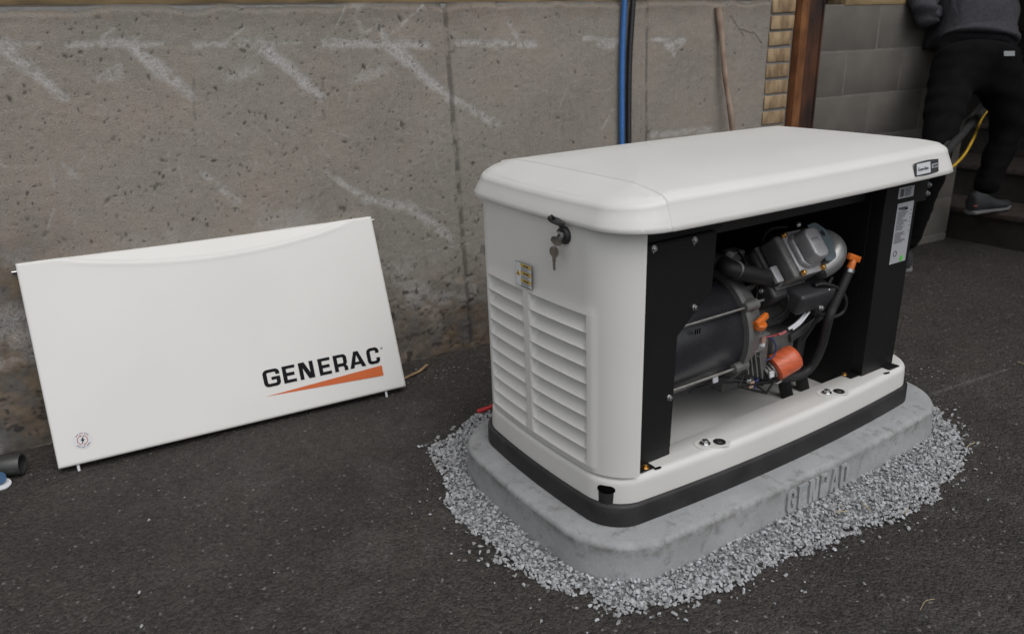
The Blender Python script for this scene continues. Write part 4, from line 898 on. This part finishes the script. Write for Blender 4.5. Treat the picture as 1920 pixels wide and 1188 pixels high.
# cylinder and head lean toward the opening
vN = np.array([0, -.766, .643]); vN /= np.linalg.norm(vN); vX = np.array([1., 0, 0]); vV = np.cross(vN, vX)   # vV points down/forward or up/back
if vV[2] > 0: vV = -vV
HC = aty(1517, 464, -.215)      # centre of the valve cover's face
def eb(name, du, dv, dn, hu, hv, hn, m, par, bev=.004, seg=3):
    return MB().obox(HC+vX*du+vV*dv+vN*dn, (vX, vV, vN), (hu, hv, hn)).build(name, m, par, bevel=bev, seg=seg)
head = eb('cylinder_head', -.012, .0, -.058, .050, .060, .030, ALUD, gen, .008)
for k in range(5): eb('head_fin', -.014, 0, -.095-.014*k, .056-.002*k, .062, .0035, ALUD, head, .001, 1)
eb('cylinder_shroud', -.016, .012, -.140, .066, .072, .042, SHROUD, head, .012)
def frust(du, dv, n0, n1, hu0, hv0, hu1, hv1, cut=.25):
    def oct_(hu, hv, n): 
        c = cut*min(hu, hv)*1.2; P = [(-hu+c, -hv), (hu-c, -hv), (hu, -hv+c), (hu, hv-c), (hu-c, hv), (-hu+c, hv), (-hu, hv-c), (-hu, -hv+c)]
        return [HC+vX*(du+a)+vV*(dv+b)+vN*n for a, b in P]
    q = MB(); r0, r1 = oct_(hu0, hv0, n0), oct_(hu1, hv1, n1); q.add(r0+r1, [tuple(range(8))[::-1], tuple(range(8, 16))]+[(i, (i+1) % 8, 8+(i+1) % 8, 8+i) for i in range(8)]); return q
frust(0, 0, -.030, -.022, .045, .061, .044, .060).build('cover_flange', ALU, head, bevel=.0015, seg=2)
vc = frust(0, -.002, -.0215, -.008, .037, .050, .033, .046, .4).build('valve_cover', ALU, head, bevel=.004, seg=3)
frust(.002, -.002, -.008, .028, .030, .046, .025, .040, .35).build('cover_boss', ALU, vc, bevel=.005, seg=3)
f_ = Frame(HC+vX*-.018+vV*-.006+vN*.0282, vX, -vV)
q = MB(); f_.put(words('GENERAC', .0072), q, x=0, y=.003); f_.rect(q, .003, -.001, .034, -.0004, h=0); q.build('cover_lettering', PRINT, vc)
for du, dv in ((-.038, -.0535), (-.038, .0535), (.038, .0535), (.038, -.0535)):
    bolt('cover_bolt', HC+vX*du+vV*dv+vN*-.020, vN, .0062, GOLD, head, 1.25)
eb('coil_bracket', -.085, .030, -.060, .012, .022, .006, ALU, head, .002)
# heat shield and exhaust elbow
mu = HC+vX*.095
q = MB(); c = HC+vX*.064+vV*-.006+vN*.002
shp = rpoly([(-.030, -.052), (.004, -.055, .008), (.026, -.032, .008), (.028, .005), (.014, .048, .01), (-.012, .056), (-.03, .05)])
hole_ = [(.008+.0085*math.cos(a), -.022+.0085*math.sin(a)) for a in np.linspace(0, 6.28, 16)[:-1]]
f_ = Frame(c, vX, vV); f_.shape(q, [shp, hole_], depth=.0025, h=.0); q.build('heat_shield', mat('blued_steel_shield', (.15, .19, .21), rough=.3, metal=.4, var=.2, vs_=20), head, bevel=.0006, seg=1)
el = MB().tube(spline([HC+vX*.05+vV*.055+vN*-.045, HC+vX*.088+vV*.040+vN*-.030, HC+vX*.112+vV*.012+vN*-.025, HC+vX*.108+vV*-.022+vN*-.04, HC+vX*.085+vV*-.045+vN*-.08], 8), [.024+.011*math.sin(i/32*math.pi) for i in range(33)], 28)
el.build('exhaust_elbow', mat('satin_exhaust_steel', (.26, .26, .26), rough=.33, metal=.6, var=.1, vs_=14), head, smooth=True)
c = HC+vX*.052+vV*.053+vN*-.020; MB().obox(c, (vX, vV, vN), (.014, .008, .0015)).obox(c+vV*.010-vN*.006, (vX, vN, vV), (.014, .008, .0015)).build('shield_clip', STEEL, head, bevel=.0005, seg=1)
bolt('head_stud', aty(1497, 421, -.19), vN, .005, STEEL, head, 1.4)
# lower shroud steps below the head
q = MB(); q.obox(aty(1505, 548, -.18), ((1, 0, 0), (0, .95, .3), (0, -.3, .95)), (.072, .05, .030)); q.build('lower_shroud', mat('shroud_grey', (.035, .035, .038), rough=.4), gen, bevel=.012, seg=4)
q = MB(); q.obox(aty(1540, 562, -.19), ((1, 0, 0), (0, .95, .3), (0, -.3, .95)), (.050, .03, .024)); q.build('coil_housing', SHROUD, gen, bevel=.006, seg=3)
q = MB(); q.obox(aty(1500, 605, -.14), ((.95, 0, .3), (0, 1, 0), (-.3, 0, .95)), (.075, .03, .012)); q.build('shroud_lip', mat('shroud_grey2', (.09, .09, .09), rough=.35, metal=.4), gen, bevel=.003)
for (u, v, y) in ((1552, 544, -.225), (1539, 577, -.222), (1427, 545, -.15), (1404, 725-12, -.185)): bolt('bolt', aty(u, v, y), (0, -1, .2), .0058, STEEL, gen, 1.3)
bolt('bolt', aty(1466, 506, -.15), (0, -1, .2), .007, GOLD, gen, 1.2); bolt('bolt', aty(1449, 540, -.14), (0, -1, .2), .007, GOLD, gen, 1.2)
q = MB()
for k in range(4): q.obox(aty(1452+k*5, 552+k*0, -.135), ((1, 0, 0), (0, 1, 0), (0, 0, 1)), (.0015, .02, .014-.002*k))
q.build('casting_rib', ALUD, gen)
c = aty(1443, 497, -.12); MB().obox(c, (vX, vV, vN), (.016, .028, .003)).build('lift_plate', ALU, gen, bevel=.002)
c = aty(1375, 478, -.05); MB().obox(c, (vX, (0, 1, 0), (0, 0, 1)), (.022, .02, .014)).tube([aty(1368, 478, -.08), aty(1368, 478, -.05)], .011, 12).build('intake_flange', ALUD, gen, bevel=.002)
# big intake hose
MB().tube(spline([(-.30, .05, .66), aty(1335, 488, -.10), aty(1365, 502, -.15), aty(1400, 512, -.17), aty(1440, 521, -.17), aty(1466, 524, -.15), (.07, -.06, .51)], 6), .0215, 20).build('intake_hose', HOSE, gen, smooth=True)
# breather hose to the orange tipped drain handle
hp = [aty(1592, 508, -.232), aty(1580, 535, -.232), aty(1562, 575, -.23), aty(1553, 600, -.23), aty(1540, 650, -.215), aty(1518, 690, -.195), aty(1490, 706, -.19), aty(1455, 708, -.18), aty(1425, 712, -.16)]
MB().tube(spline(hp, 6), .0125, 16).build('drain_hose', HOSE, gen, smooth=True)
c, d_ = aty(1594, 503, -.232), aty(1598, 492, -.232); ax_ = (d_-c)/np.linalg.norm(d_-c)
lathe(MB(), c-ax_*.010, ax_, [(0, .0138), (.009, .0138)], 20).build('hose_clamp', STEEL, gen, smooth=True)
dh = lathe(MB(), c, ax_, [(0, .0105), (.022, .0095), (.024, .008)], 16).build('dipstick_plug', ORANGE, gen, smooth=True)
q = MB(); q.obox(c+ax_*.029, ((.93, 0, -.36), ax_, np.cross((.93, 0, -.36), ax_)), (.026, .0085, .006)); q.build('plug_handle', ORANGE, dh, bevel=.003, seg=2)
# orange oil cap and filter
oc = aty(1423, 606, -.205); ocx = lathe(MB(), oc-np.array([0, -.004, .015]), (.05, -.25, 1), [(0, .014), (.006, .0195), (.016, .0205), (.019, .018)], 20).build('oil_cap', ORANGE, gen, smooth=True)
q = MB(); q.obox(oc+np.array([.004, -.004, .010]), ((.95, .2, .22), (-.2, .97, 0), (-.2, 0, .97)), (.026, .0065, .0085)); q.build('cap_grip', ORANGE, ocx, bevel=.004, seg=3)
MB().tube([oc-[0, -.01, .012], oc+[.002, .03, -.075]], [.015, .018], 16).build('filler_neck', ALUD, gen, smooth=True)
f0, f1 = aty(1450, 691, -.185), aty(1489, 668, -.205); ax_ = (f1-f0)/np.linalg.norm(f1-f0)
lathe(MB(), f0, ax_, [(0, .030), (.004, .0355), (.058, .0355), (.068, .032), (.073, .024), (.074, .012)], 36).build('oil_filter', FILTER, gen, smooth=True, auto=50)
for k in range(3): lathe(MB(), f0-ax_*(.008+.009*k), ax_, [(0, .020+.003*(k == 0)), (.006, .020+.003*(k == 0))], 24).build('filter_washer', ALUD, gen, smooth=True)
q = MB(); q.obox(aty(1408, 668, -.15), ((1, 0, 0), (0, 1, 0), (0, 0, 1)), (.030, .03, .055)); q.obox(aty(1432, 690, -.15), (ax_, (0, 1, 0), np.cross(ax_, (0, 1, 0))), (.03, .028, .024)); q.build('filter_housing', ALUD, gen, bevel=.006, seg=2)
q = MB()
for k in range(4): q.obox(aty(1395+k*9, 672+k*5, -.185), ((.25, 0, -.97), (0, 1, 0), (.97, 0, .25)), (.045-.004*k, .010, .0022))
q.build('casting_rib', ALUD, gen)
q = MB(); a_ = aty(1395, 702, -.185); b_ = aty(1440, 690, -.19); c2_ = aty(1385, 725, -.19); d2_ = aty(1437, 737, -.19); e2_ = aty(1452, 712, -.19)
for s_, e_ in ((a_, e2_), (a_, c2_), (c2_, d2_), (d2_, e2_), (a_, d2_), (c2_, e2_)): q.tube([s_, e_], .003, 8)
q.build('wire_bracket', BLACK, gen, smooth=True)
c = aty(1429, 632, -.18); q = MB(); q.obox(c, (vX, (0, 1, 0), (0, 0, 1)), (.0085, .007, .014)).obox(c+[.010, 0, .004], (vX, (0, 1, 0), (0, 0, 1)), (.005, .005, .006)); q.build('pressure_switch', TAN, gen, bevel=.001)
lathe(MB(), c-[0, 0, .026], (0, 0, 1), [(0, .009), (.011, .009)], 12).build('switch_base', WHITE, gen, smooth=True)
MB().obox(c-[0, -.004, .040], (vX, (0, 1, 0), (0, 0, 1)), (.013, .012, .014)).build('oil_fitting', ALUD, gen, bevel=.002)
MB().tube(spline([aty(1433, 632, -.185), aty(1450, 629, -.195), aty(1463, 624, -.195)], 4), .0016, 6).build('red_wire', REDH, gen)
MB().tube(spline([aty(1459, 627, -.197), aty(1466, 625, -.198), aty(1473, 621, -.198)], 4), .0038, 8).build('crimp_sleeve', PINK, gen, smooth=True)
MB().tube(spline([aty(1478, 617, -.20), aty(1492, 607, -.205), aty(1505, 594, -.205), aty(1513, 582, -.20)], 5), .0042, 10).build('heat_shrink', WHITE, gen, smooth=True)
MB().tube(spline([aty(1486, 617, -.205), aty(1500, 606, -.21), aty(1512, 591, -.21), aty(1517, 584, -.205)], 5), .0036, 10).build('heat_shrink', WHITE, gen, smooth=True)
MB().tube(spline([aty(1473, 621, -.198), aty(1488, 617, -.198), aty(1510, 590, -.195), aty(1521, 572, -.19), aty(1525, 548, -.19)], 5), .0045, 8).build('wire_loom', HOSE, gen, smooth=True)
MB().tube(spline([aty(1436, 630, -.185), aty(1447, 634, -.195), aty(1455, 650, -.20), aty(1450, 668, -.20), aty(1435, 676, -.19)], 6), .0022, 8).build('blue_wire', NAVY, gen, smooth=True)
lp = [aty(1528, 535, -.215), aty(1545, 532, -.225), aty(1570, 540, -.23), aty(1586, 560, -.23), aty(1580, 585, -.225), aty(1555, 595, -.22), aty(1532, 583, -.215), aty(1522, 562, -.21), aty(1527, 545, -.205)]
MB().tube(spline(lp, 8), .0048, 10).build('ignition_lead', HOSE, gen, smooth=True)
MB().tube([aty(1529, 533, -.21), aty(1523, 556, -.205)], [.0075, .006], 10).build('lead_boot', HOSE, gen, smooth=True)
for (u, v, y) in ((1447, 701, -.20), (1341, 711, -.17)): MB().obox(aty(u, v, y), (vX, (0, 1, 0), (0, .1, 1)), (.0085, .002, .008)).build('wire_tag', WHITE, gen)
MB().obox(aty(1407, 720, -.185), (vX, (0, 1, 0), (.2, 0, 1)), (.008, .006, .009)).build('plug_connector', TAN, gen, bevel=.001)
MB().obox(aty(1416, 717, -.182), (vX, (0, 1, 0), (.2, 0, 1)), (.006, .006, .013)).build('blue_connector', NAVY, gen, bevel=.001)
MB().obox(aty(1458, 715, -.19), (ax_, (0, 1, 0), np.cross(ax_, (0, 1, 0))), (.008, .006, .004)).build('steel_clip', STEEL, gen, bevel=.001)
MB().tube(spline([aty(1300, 725, -.14), aty(1340, 712, -.15), aty(1370, 707, -.16), aty(1400, 712, -.17)], 5), .003, 8).build('harness', HOSE, gen, smooth=True)
MB().tube(spline([aty(1325, 705, -.145), aty(1340, 700, -.15), aty(1352, 698, -.15)], 4), .002, 6).build('red_wire', REDH, gen)
for u, v in ((1478, 752), (1508, 738)):
    c = atz(u, v, .137); MB().tube([np.array([c[0], c[1], .134]), np.array([c[0]-.022, c[1]+.012, .225])], .018, 20).build('rubber_mount', HOSE, gen, smooth=True)
c = atz(1481, 725, .15); MB().obox(c+[0, .01, .02], (vX, (0, 1, 0), (-.1, 0, 1)), (.006, .01, .06)).build('mount_strap', ALU, gen, bevel=.001)
for k_, pts_ in enumerate((((1382, 470, -.06), (1400, 495, -.12), (1420, 540, -.14), (1412, 575, -.14)), ((1470, 535, -.17), (1478, 560, -.19), (1470, 585, -.18), (1448, 600, -.16)), ((1500, 560, -.20), (1512, 575, -.21), (1510, 595, -.20), (1490, 615, -.18)), ((1395, 560, -.15), (1404, 600, -.17), (1400, 650, -.18), (1410, 690, -.185)), ((1560, 520, -.21), (1548, 545, -.215), (1530, 600, -.20), (1505, 640, -.18)), ((1440, 470, -.12), (1430, 450, -.10), (1445, 430, -.09), (1475, 425, -.08)), ((1290, 735, -.13), (1330, 722, -.15), (1380, 716, -.16), (1430, 722, -.17)))):
    MB().tube(spline([aty(*p_) for p_ in pts_], 6), (.0035, .005, .003, .0028, .0045, .004, .0025)[k_], 8).build('wire', HOSE, gen, smooth=True)
for u_, v_, y_ in ((1456, 523, -.172), (1380, 506, -.162)):
    c_ = aty(u_, v_, y_); lathe(MB(), c_-np.array([.004, 0, -.001]), (1, .05, -.22), [(0, .0226), (.008, .0226)], 24).build('hose_clamp', ALU, gen, smooth=True)
MB().obox(aty(1452, 645, -.13), ((1, 0, 0), (0, 1, 0), (0, 0, 1)), (.045, .03, .045)).build('engine_cover', ALUD, gen, bevel=.008)
MB().obox((.215, -.06, .35), ((1, 0, 0), (0, 1, 0), (.12, 0, 1)), (.02, .09, .12)).build('air_duct', SHROUD, gen, bevel=.01)

# ================================================================== REMOVED FRONT PANEL
PX, PYY, PYAW, PT, PW, PH = -1.60100661, .94300221, -.08582286, .37490989, 1.05713722, .59940975
ex = np.array([math.cos(PYAW), math.sin(PYAW), 0]); nrm = np.array([-math.sin(PYAW), math.cos(PYAW), 0]); eup = np.array([0, 0, math.cos(PT)])+nrm*math.sin(PT)
pn = empty('leaning_panel', (PX, PYY, .022), 'removed cream front panel with bold black and orange logo leaning on the concrete wall', 'generator panel')
F = Frame((PX, PYY, .022), ex, eup)
us = np.unique(np.r_[0, .0015, .004, .008, np.linspace(.012, PW-.012, 150), PW-.008, PW-.004, PW-.0015, PW]); vs2 = np.unique(np.r_[0, .0015, .004, .008, np.linspace(.012, .50, 40), np.linspace(.50, PH-.008, 50), PH-.004, PH-.0015, PH])
UU, VV = np.meshgrid(us, vs2, indexing='ij')
edge = lambda t: np.where(t < .008, .006*(1-np.sqrt(np.clip(1-(1-t/.008)**2, 0, 1))), 0)
hgt_ = -edge(UU)-edge(PW-UU)-edge(VV)-edge(PH-VV)
arcv = PH-.004-.058*np.sin(np.clip((UU-.10)/(1.0-.10), 0, 1)*math.pi)**.8
ab_ = np.clip(VV-arcv, 0, 1); hgt_ += .0009*np.exp(-((VV-arcv+.004)/.007)**2)*sstep(.08, .16, UU)*(1-sstep(.90, 1.0, UU)); hgt_ -= (.004*sstep(0, .014, ab_)+.30*np.clip(ab_-.004, 0, 1))*sstep(.08, .16, UU)*(1-sstep(.90, 1.0, UU))
hgt_ += .004*np.sin(UU/PW*math.pi)*np.sin(VV/PH*math.pi)
UU = np.pad(UU, 1, 'edge'); VV = np.pad(VV, 1, 'edge'); hgt_ = np.pad(hgt_, 1, 'constant', constant_values=-.030)
Pp = F.o+UU[..., None]*F.ex+VV[..., None]*F.ey+hgt_[..., None]*F.n
skinm = link('panel_face', grid_mesh('panel_face', Pp-np.array([PX, PYY, .022])), CREAM, pn, smooth=True)
q = MB()
for (u0, v0, u1, v1) in ((.002, .002, PW-.002, .022), (.002, PH-.022, PW-.002, PH-.002), (.002, .024, .022, PH-.024), (PW-.022, .024, PW-.002, PH-.024)):
    q.hexa([F.p(u0, v0, -.030), F.p(u1, v0, -.030), F.p(u1, v1, -.030), F.p(u0, v1, -.030), F.p(u0, v0, -.0285), F.p(u1, v0, -.0285), F.p(u1, v1, -.0285), F.p(u0, v1, -.0285)])
q.build('panel_rim', CREAM, pn)
# bottom tabs and side pins
for (u, v, ub) in ((168, 880, .049), (722, 745, .985)):
    MB().hexa([F.p(ub-.0035, -.026, -.016), F.p(ub+.0035, -.026, -.016), F.p(ub+.0035, .0, -.012), F.p(ub-.0035, .0, -.012), F.p(ub-.0035, -.026, -.013), F.p(ub+.0035, -.026, -.013), F.p(ub+.0035, .0, -.009), F.p(ub-.0035, .0, -.009)]).build('locating_tab', WHITE, pn)
MB().tube([F.p(-.013, PH-.022, -.016), F.p(.004, PH-.022, -.016)], .0042, 12).build('hinge_pin', STEEL, pn, smooth=True)
MB().tube([F.p(PW-.003, PH-.012, -.016), F.p(PW+.010, PH-.012, -.016)], .0036, 12).build('hinge_pin', STEEL, pn, smooth=True)
hz = lambda u, v: .004*math.sin(u/PW*math.pi)*math.sin(v/PH*math.pi)
for ch, u0, u1 in (('G', .5978, .6505), ('E', .6597, .7005), ('N', .7124, .7600), ('E', .7761, .8165), ('R', .8274, .8719), ('A', .8785, .9335), ('C', .9415, .9850)):
    w = u1-u0; q = MB(); Wg = w/.0555; sl = 0
    F.shape(q, glyph(ch, Wg, .225, .18), x=u0, y=.0998, sx=.0555, sy=.0555, h=hz(u0, .13)+.0006); q.build('logo_letter', INK, pn)
q = MB(); F.shape(q, [[(.5936, .0724), (.9852, .0547), (.9858, .0900)]], h=hz(.9, .07)+.0009); q.build('logo_wedge', BADGEO, pn)
q = MB(); F.shape(q, [[(.9965+.0036*math.cos(a), .1475+.0036*math.sin(a)) for a in np.linspace(0, 6.28, 16)[:-1]], [(.9965+.0026*math.cos(a), .1475+.0026*math.sin(a)) for a in np.linspace(0, 6.28, 16)[:-1]]], h=.0016)
F.put(words('R', .0050), q, x=.9948, y=.1458, h=.0018); q.build('registered_mark', PRINT, pn)
cc = (.0740, .0672); pol = lambda r, a: (cc[0]+r*math.cos(a), cc[1]+r*math.sin(a))
q = MB(); F.shape(q, [[pol(.0245, a) for a in np.linspace(0, 2*math.pi, 49)[:-1]]], h=.0012); bd = q.build('round_badge', WHITE, pn)
q = MB()
for a0, a1 in ((R(110), R(255)), (R(-70), R(75))):
    F.shape(q, [[pol(.0142, a) for a in np.linspace(a0, a1, 20)]+[pol(.0122, a) for a in np.linspace(a1, a0, 20)]], h=.0017)
for a in (R(104), R(-76)):
    c = pol(.0132, a); t_ = (math.sin(a), -math.cos(a)); n_ = (math.cos(a), math.sin(a))
    F.shape(q, [[(c[0]+t_[0]*.0035, c[1]+t_[1]*.0035), (c[0]-t_[0]*.0015+n_[0]*.003, c[1]-t_[1]*.0015+n_[1]*.003), (c[0]-t_[0]*.0015-n_[0]*.003, c[1]-t_[1]*.0015-n_[1]*.003)]], h=.0022)
q.build('badge_arrow', mat('badge_brown_orange', (.42, .14, .05), rough=.5), bd)
q = MB(); F.shape(q, [[(cc[0]+a, cc[1]+b) for a, b in ((.0052, .0125), (-.0052, -.0008), (-.0005, -.0010), (-.0048, -.0130), (.0060, .0018), (.0012, .0022))]], h=.0022); q.build('badge_bolt', INK, bd)
q = MB()
for k in range(15):
    a = R(142-k*7.4)
    if k in (4, 9): continue
    F.shape(q, [[pol(.0212, a), pol(.0212, a-R(5)), pol(.0184, a-R(5)), pol(.0184, a)]], h=.0017)
q.build('badge_text', mat('badge_text_brown', (.30, .16, .12), rough=.5), bd)
q = MB()
for k in range(15):
    a = R(-142+k*7.4)
    if k in (4, 9): continue
    F.shape(q, [[pol(.0212, a), pol(.0184, a), pol(.0184, a+R(5)), pol(.0212, a+R(5))]], h=.0017)
q.build('badge_text', PRINT, bd)

# ================================================================== LEFT EDGE: pipe tee and spool
def openpipe(mb, a, b, r, t=.004, n=28):
    a, b = np.array(a, float), np.array(b, float); ax = (b-a)/np.linalg.norm(b-a); L_ = np.linalg.norm(b-a)
    return lathe(mb, a, ax, [(0, r), (L_-.002, r), (L_, r-.001), (L_, r-t), (L_*.35, r-t)], n)
tee = empty('pipe_tee', atz(0, 893, 0), 'dark grey plastic pipe tee lying by the wall at the left edge', 'pipe fitting')
m0 = atz(39, 878, 0); m0 = np.array([m0[0], m0[1], .033]); dax = np.array([-.93, .36, 0]); dax /= np.linalg.norm(dax)
m0 = atz(42, 869, .033)
openpipe(MB(), m0+dax*.05, m0, .030).build('tee_mouth', PIPE, tee, smooth=True)
openpipe(MB(), m0+dax*.02, m0+dax*.17, .0265).build('tee_run', PIPE, tee, smooth=True)
sd = np.array([-.36, -.93, 0]); openpipe(MB(), m0+dax*.085, m0+dax*.085+sd*.055, .027).build('tee_branch', PIPE, tee, smooth=True)
sp = empty('thread_tape_spool', atz(0, 905, 0), 'small blue and white tape spool at the left edge in front of the pipe tee', 'tape spool')
c = atz(-4, 897, .024); sax = np.array([.45, -.75, .45]); sax /= np.linalg.norm(sax)
lathe(MB(), c, sax, [(0, .017), (.012, .017)], 28).build('tape_roll', mat('spool_blue', (.04, .10, .20), rough=.4), sp, smooth=True)
lathe(MB(), c+np.array([.003, -.006, -.017]), (0.1, -.2, 1), [(0, .026), (.003, .026)], 28).build('spool_flange', WHITE, sp, smooth=True)

# ================================================================== PERSON climbing the steps
person = empty('person', (2.35, .65, 0), 'person in a charcoal sweatshirt and black trousers stepping up the stairs, seen from behind', 'person')
def skinmesh(name, verts, edges, radii, m, parent, sub=2, root=0, disp=None):
    me = bpy.data.meshes.new(name); og = origin(parent); me.from_pydata([tuple(np.array(v)-np.array(og)) for v in verts], edges, []); o = bpy.data.objects.new(name, me); col.objects.link(o)
    sk = o.modifiers.new('skin', 'SKIN'); sk.use_smooth_shade = True; ss_ = o.modifiers.new('sub', 'SUBSURF'); ss_.levels = ss_.render_levels = sub
    for i, r in enumerate(radii):
        d = me.skin_vertices[0].data[i]; d.radius = (r, r) if not hasattr(r, '__len__') else r; d.use_root = (i == root)
    dg = bpy.context.evaluated_depsgraph_get(); nm = bpy.data.meshes.new_from_object(o.evaluated_get(dg)); bpy.data.objects.remove(o)
    if disp:
        n = len(nm.vertices); co = np.empty(n*3, np.float32); nm.vertices.foreach_get('co', co); co = co.reshape(-1, 3).astype(float); nn = np.array([v.normal[:] for v in nm.vertices])
        co += nn*disp(co+np.array(og))[:, None]; nm.vertices.foreach_set('co', co.reshape(-1).astype(np.float32)); nm.update()
    nm.materials.clear(); nm.name = name; return link(name, nm, m, parent, smooth=True)
hL, hR = atd(1786, 140, 3.60), atd(1876, 140, 3.62); pel = atd(1832, 112, 3.60)
kL = atd(1752, 300, 3.47); aL = np.append(atz(1690, 508)[:2], .10); kR = atd(1893, 238, 3.70); aR = atd(1843, 366, 3.80)
print('person', hL, hR, kL, kR, aL, aR)
waist = atd(1835, 78, 3.63); chest = atd(1822, -90, 3.72); neck = atd(1815, -205, 3.82)+np.array([.10, 0, 0])
def cloth(sc, amp, ax):
    def f(c):
        q = c@np.array(ax); w = c@np.array([.8, .6, .1]); n = fbm(q*1.0+30, w*.35+30, sc, 3, 77); return (np.abs(n-.5)*2-.35)*amp
    return f
tv = [pel, hL, (hL*.5+kL*.5), kL, (kL*.45+aL*.55), aL+[0, 0, .02], hR, (hR*.5+kR*.5), kR, (kR*.45+aR*.55), aR+[0, 0, .0], atd(1834, 92, 3.62)]
skinmesh('trousers', tv, [(0, 1), (1, 2), (2, 3), (3, 4), (4, 5), (0, 6), (6, 7), (7, 8), (8, 9), (9, 10), (0, 11)], [(.135, .12), (.112, .115), .092, .075, .068, .062, (.112, .115), .092, .075, .068, .062, (.155, .12)], TROUS, person, 3, 0, cloth(13, .022, (.35, .2, .9)))
shL, shR = atd(1750, -160, 3.72), atd(1900, -160, 3.78)
sv = [atd(1833, 92, 3.62), waist, atd(1828, 0, 3.66), chest, shL, atd(1727, -60, 3.66), atd(1733, 42, 3.60), atd(1808, 0, 3.98), shR, atd(1965, -50, 3.75), atd(1975, 50, 3.7), atd(1935, 30, 3.9), neck]
skinmesh('sweatshirt', sv, [(0, 1), (1, 2), (2, 3), (3, 4), (4, 5), (5, 6), (6, 7), (3, 8), (8, 9), (9, 10), (10, 11), (3, 12)], [(.175, .135), (.200, .15), (.190, .15), (.18, .14), .10, .075, .062, .045, .10, .075, .062, .045, .075], SWEAT, person, 3, 2, cloth(11, .065, (.28, .15, 1)))
hd = neck+np.array([.09, 0, .16])
skinmesh('body', [neck-[0, 0, .03], neck+[.04, 0, .05], hd-[0, 0, .03], hd+[0, 0, .06]], [(0, 1), (1, 2), (2, 3)], [.055, .052, (.075, .085), (.072, .08)], SKIN, person, 2)
skinmesh('hair', [hd+[-.02, 0, .01], hd+[-.015, 0, .07]], [(0, 1)], [(.085, .09), (.07, .075)], HAIR, person, 2)
def hand(w, d, nm='hand'):
    d = d/np.linalg.norm(d); s_ = np.cross(d, (0, 0, 1)); s_ /= np.linalg.norm(s_); V_ = [w, w+d*.05]; E_ = [(0, 1)]; Rr = [.026, .024]
    for k, L_ in enumerate((.075, .085, .08, .065)):
        a = w+d*.085+s_*(.028-.018*k); V_ += [a, a+d*L_*.5+np.array([0, 0, -.01]), a+d*L_*.8+np.array([0, 0, -.03])]; n0 = len(V_); E_ += [(1, n0-3), (n0-3, n0-2), (n0-2, n0-1)]; Rr += [.0105, .009, .008]
    V_ += [w+d*.04+s_*.04, w+d*.08+s_*.05+np.array([0, 0, -.01])]; n0 = len(V_); E_ += [(0, n0-2), (n0-2, n0-1)]; Rr += [.011, .009]
    skinmesh(nm, V_, E_, Rr, SKIN, person, 2)
hand(sv[7]+[.02, 0, .01], np.array([.9, .1, .1])); hand(sv[11]+[.02, 0, .01], np.array([.9, .1, .1]))
q = MB(); lc = atd(1892, 101, 3.44); lf = Frame(lc, _R, _U); lf.rect(q, -.024, -.011, .024, .011, depth=.003)
q.build('waist_label', mat('grey_patch', (.22, .23, .24), rough=.7), person)
def shoe(heel, toe, z, lift=0.):
    heel, toe = np.array(heel, float), np.array(toe, float); d_ = toe-heel; d_[2] = 0; L_ = np.linalg.norm(d_); d_ /= L_; s_ = np.array([-d_[1], d_[0], 0]); up = np.array([0, 0, 1.])
    def ring(t, w, z0, z1): return t, w, z0, z1
    prof = [(-.02, .024, .0, .09), (.0, .037, .0, .115), (.10, .041, 0, .122), (.25, .042, 0, .118), (.42, .044, .0, .088), (.60, .050, 0, .068), (.80, .049, 0, .055), (.93, .038, .008, .043), (1.0, .018, .016, .032)]
    def make(z0f, z1f, wf, name, m):
        q = MB(); n = 14
        for t, w, a, b in prof:
            zc0 = z+a+lift*t+z0f(a, b); zc1 = z+a+lift*t+z1f(a, b)
            for j in range(n):
                an = 2*math.pi*j/n; cs, sn = math.cos(an), math.sin(an); pw = abs(sn)**.6*np.sign(sn)
                q.v.append(tuple(heel*[1, 1, 0]+d_*L_*t+s_*w*wf*cs*(1 if sn < .2 else .8)+up*((zc0+zc1)/2+(zc1-zc0)/2*pw)))
        for i in range(len(prof)-1):
            for j in range(n): q.f.append((i*n+j, i*n+(j+1) % n, (i+1)*n+(j+1) % n, (i+1)*n+j))
        q.f.append(tuple(range(n))); q.f.append(tuple((len(prof)-1)*n+j for j in range(n))[::-1]); return q.build(name, m, par, smooth=True, auto=70)
    par = person; s1 = make(lambda a, b: .018, lambda a, b: b, 1., 'shoe', SHOE); par = s1
    make(lambda a, b: 0, lambda a, b: .026, 1.08, 'shoe_sole', SOLE); return s1
hR_ = atz(1818, 402, .187); tR_ = atz(1893, 386, .20); dR = tR_-hR_; dR[2] = 0; dR = dR/np.linalg.norm(dR)*.285
s1 = shoe(hR_, hR_+dR, .187)
hL_ = atz(1706, 506, 0); shoe([aL[0]-.02, aL[1]-.02, 0], [aL[0]+.21, aL[1]+.14, 0], .0)
acc = MB(); c = atd(1829, 386, float(np.dot((hR_-np.array(CAM)), _f))-.06); acc.obox(c, (_R, _f, _U), (.010, .002, .003)).build('shoe_accent', mat('shoe_red', (.25, .03, .03), rough=.6), s1)

# ------------------------------------------------------------------ render
scene.render.engine = 'CYCLES'
scene.render.resolution_x, scene.render.resolution_y = 1024, 633
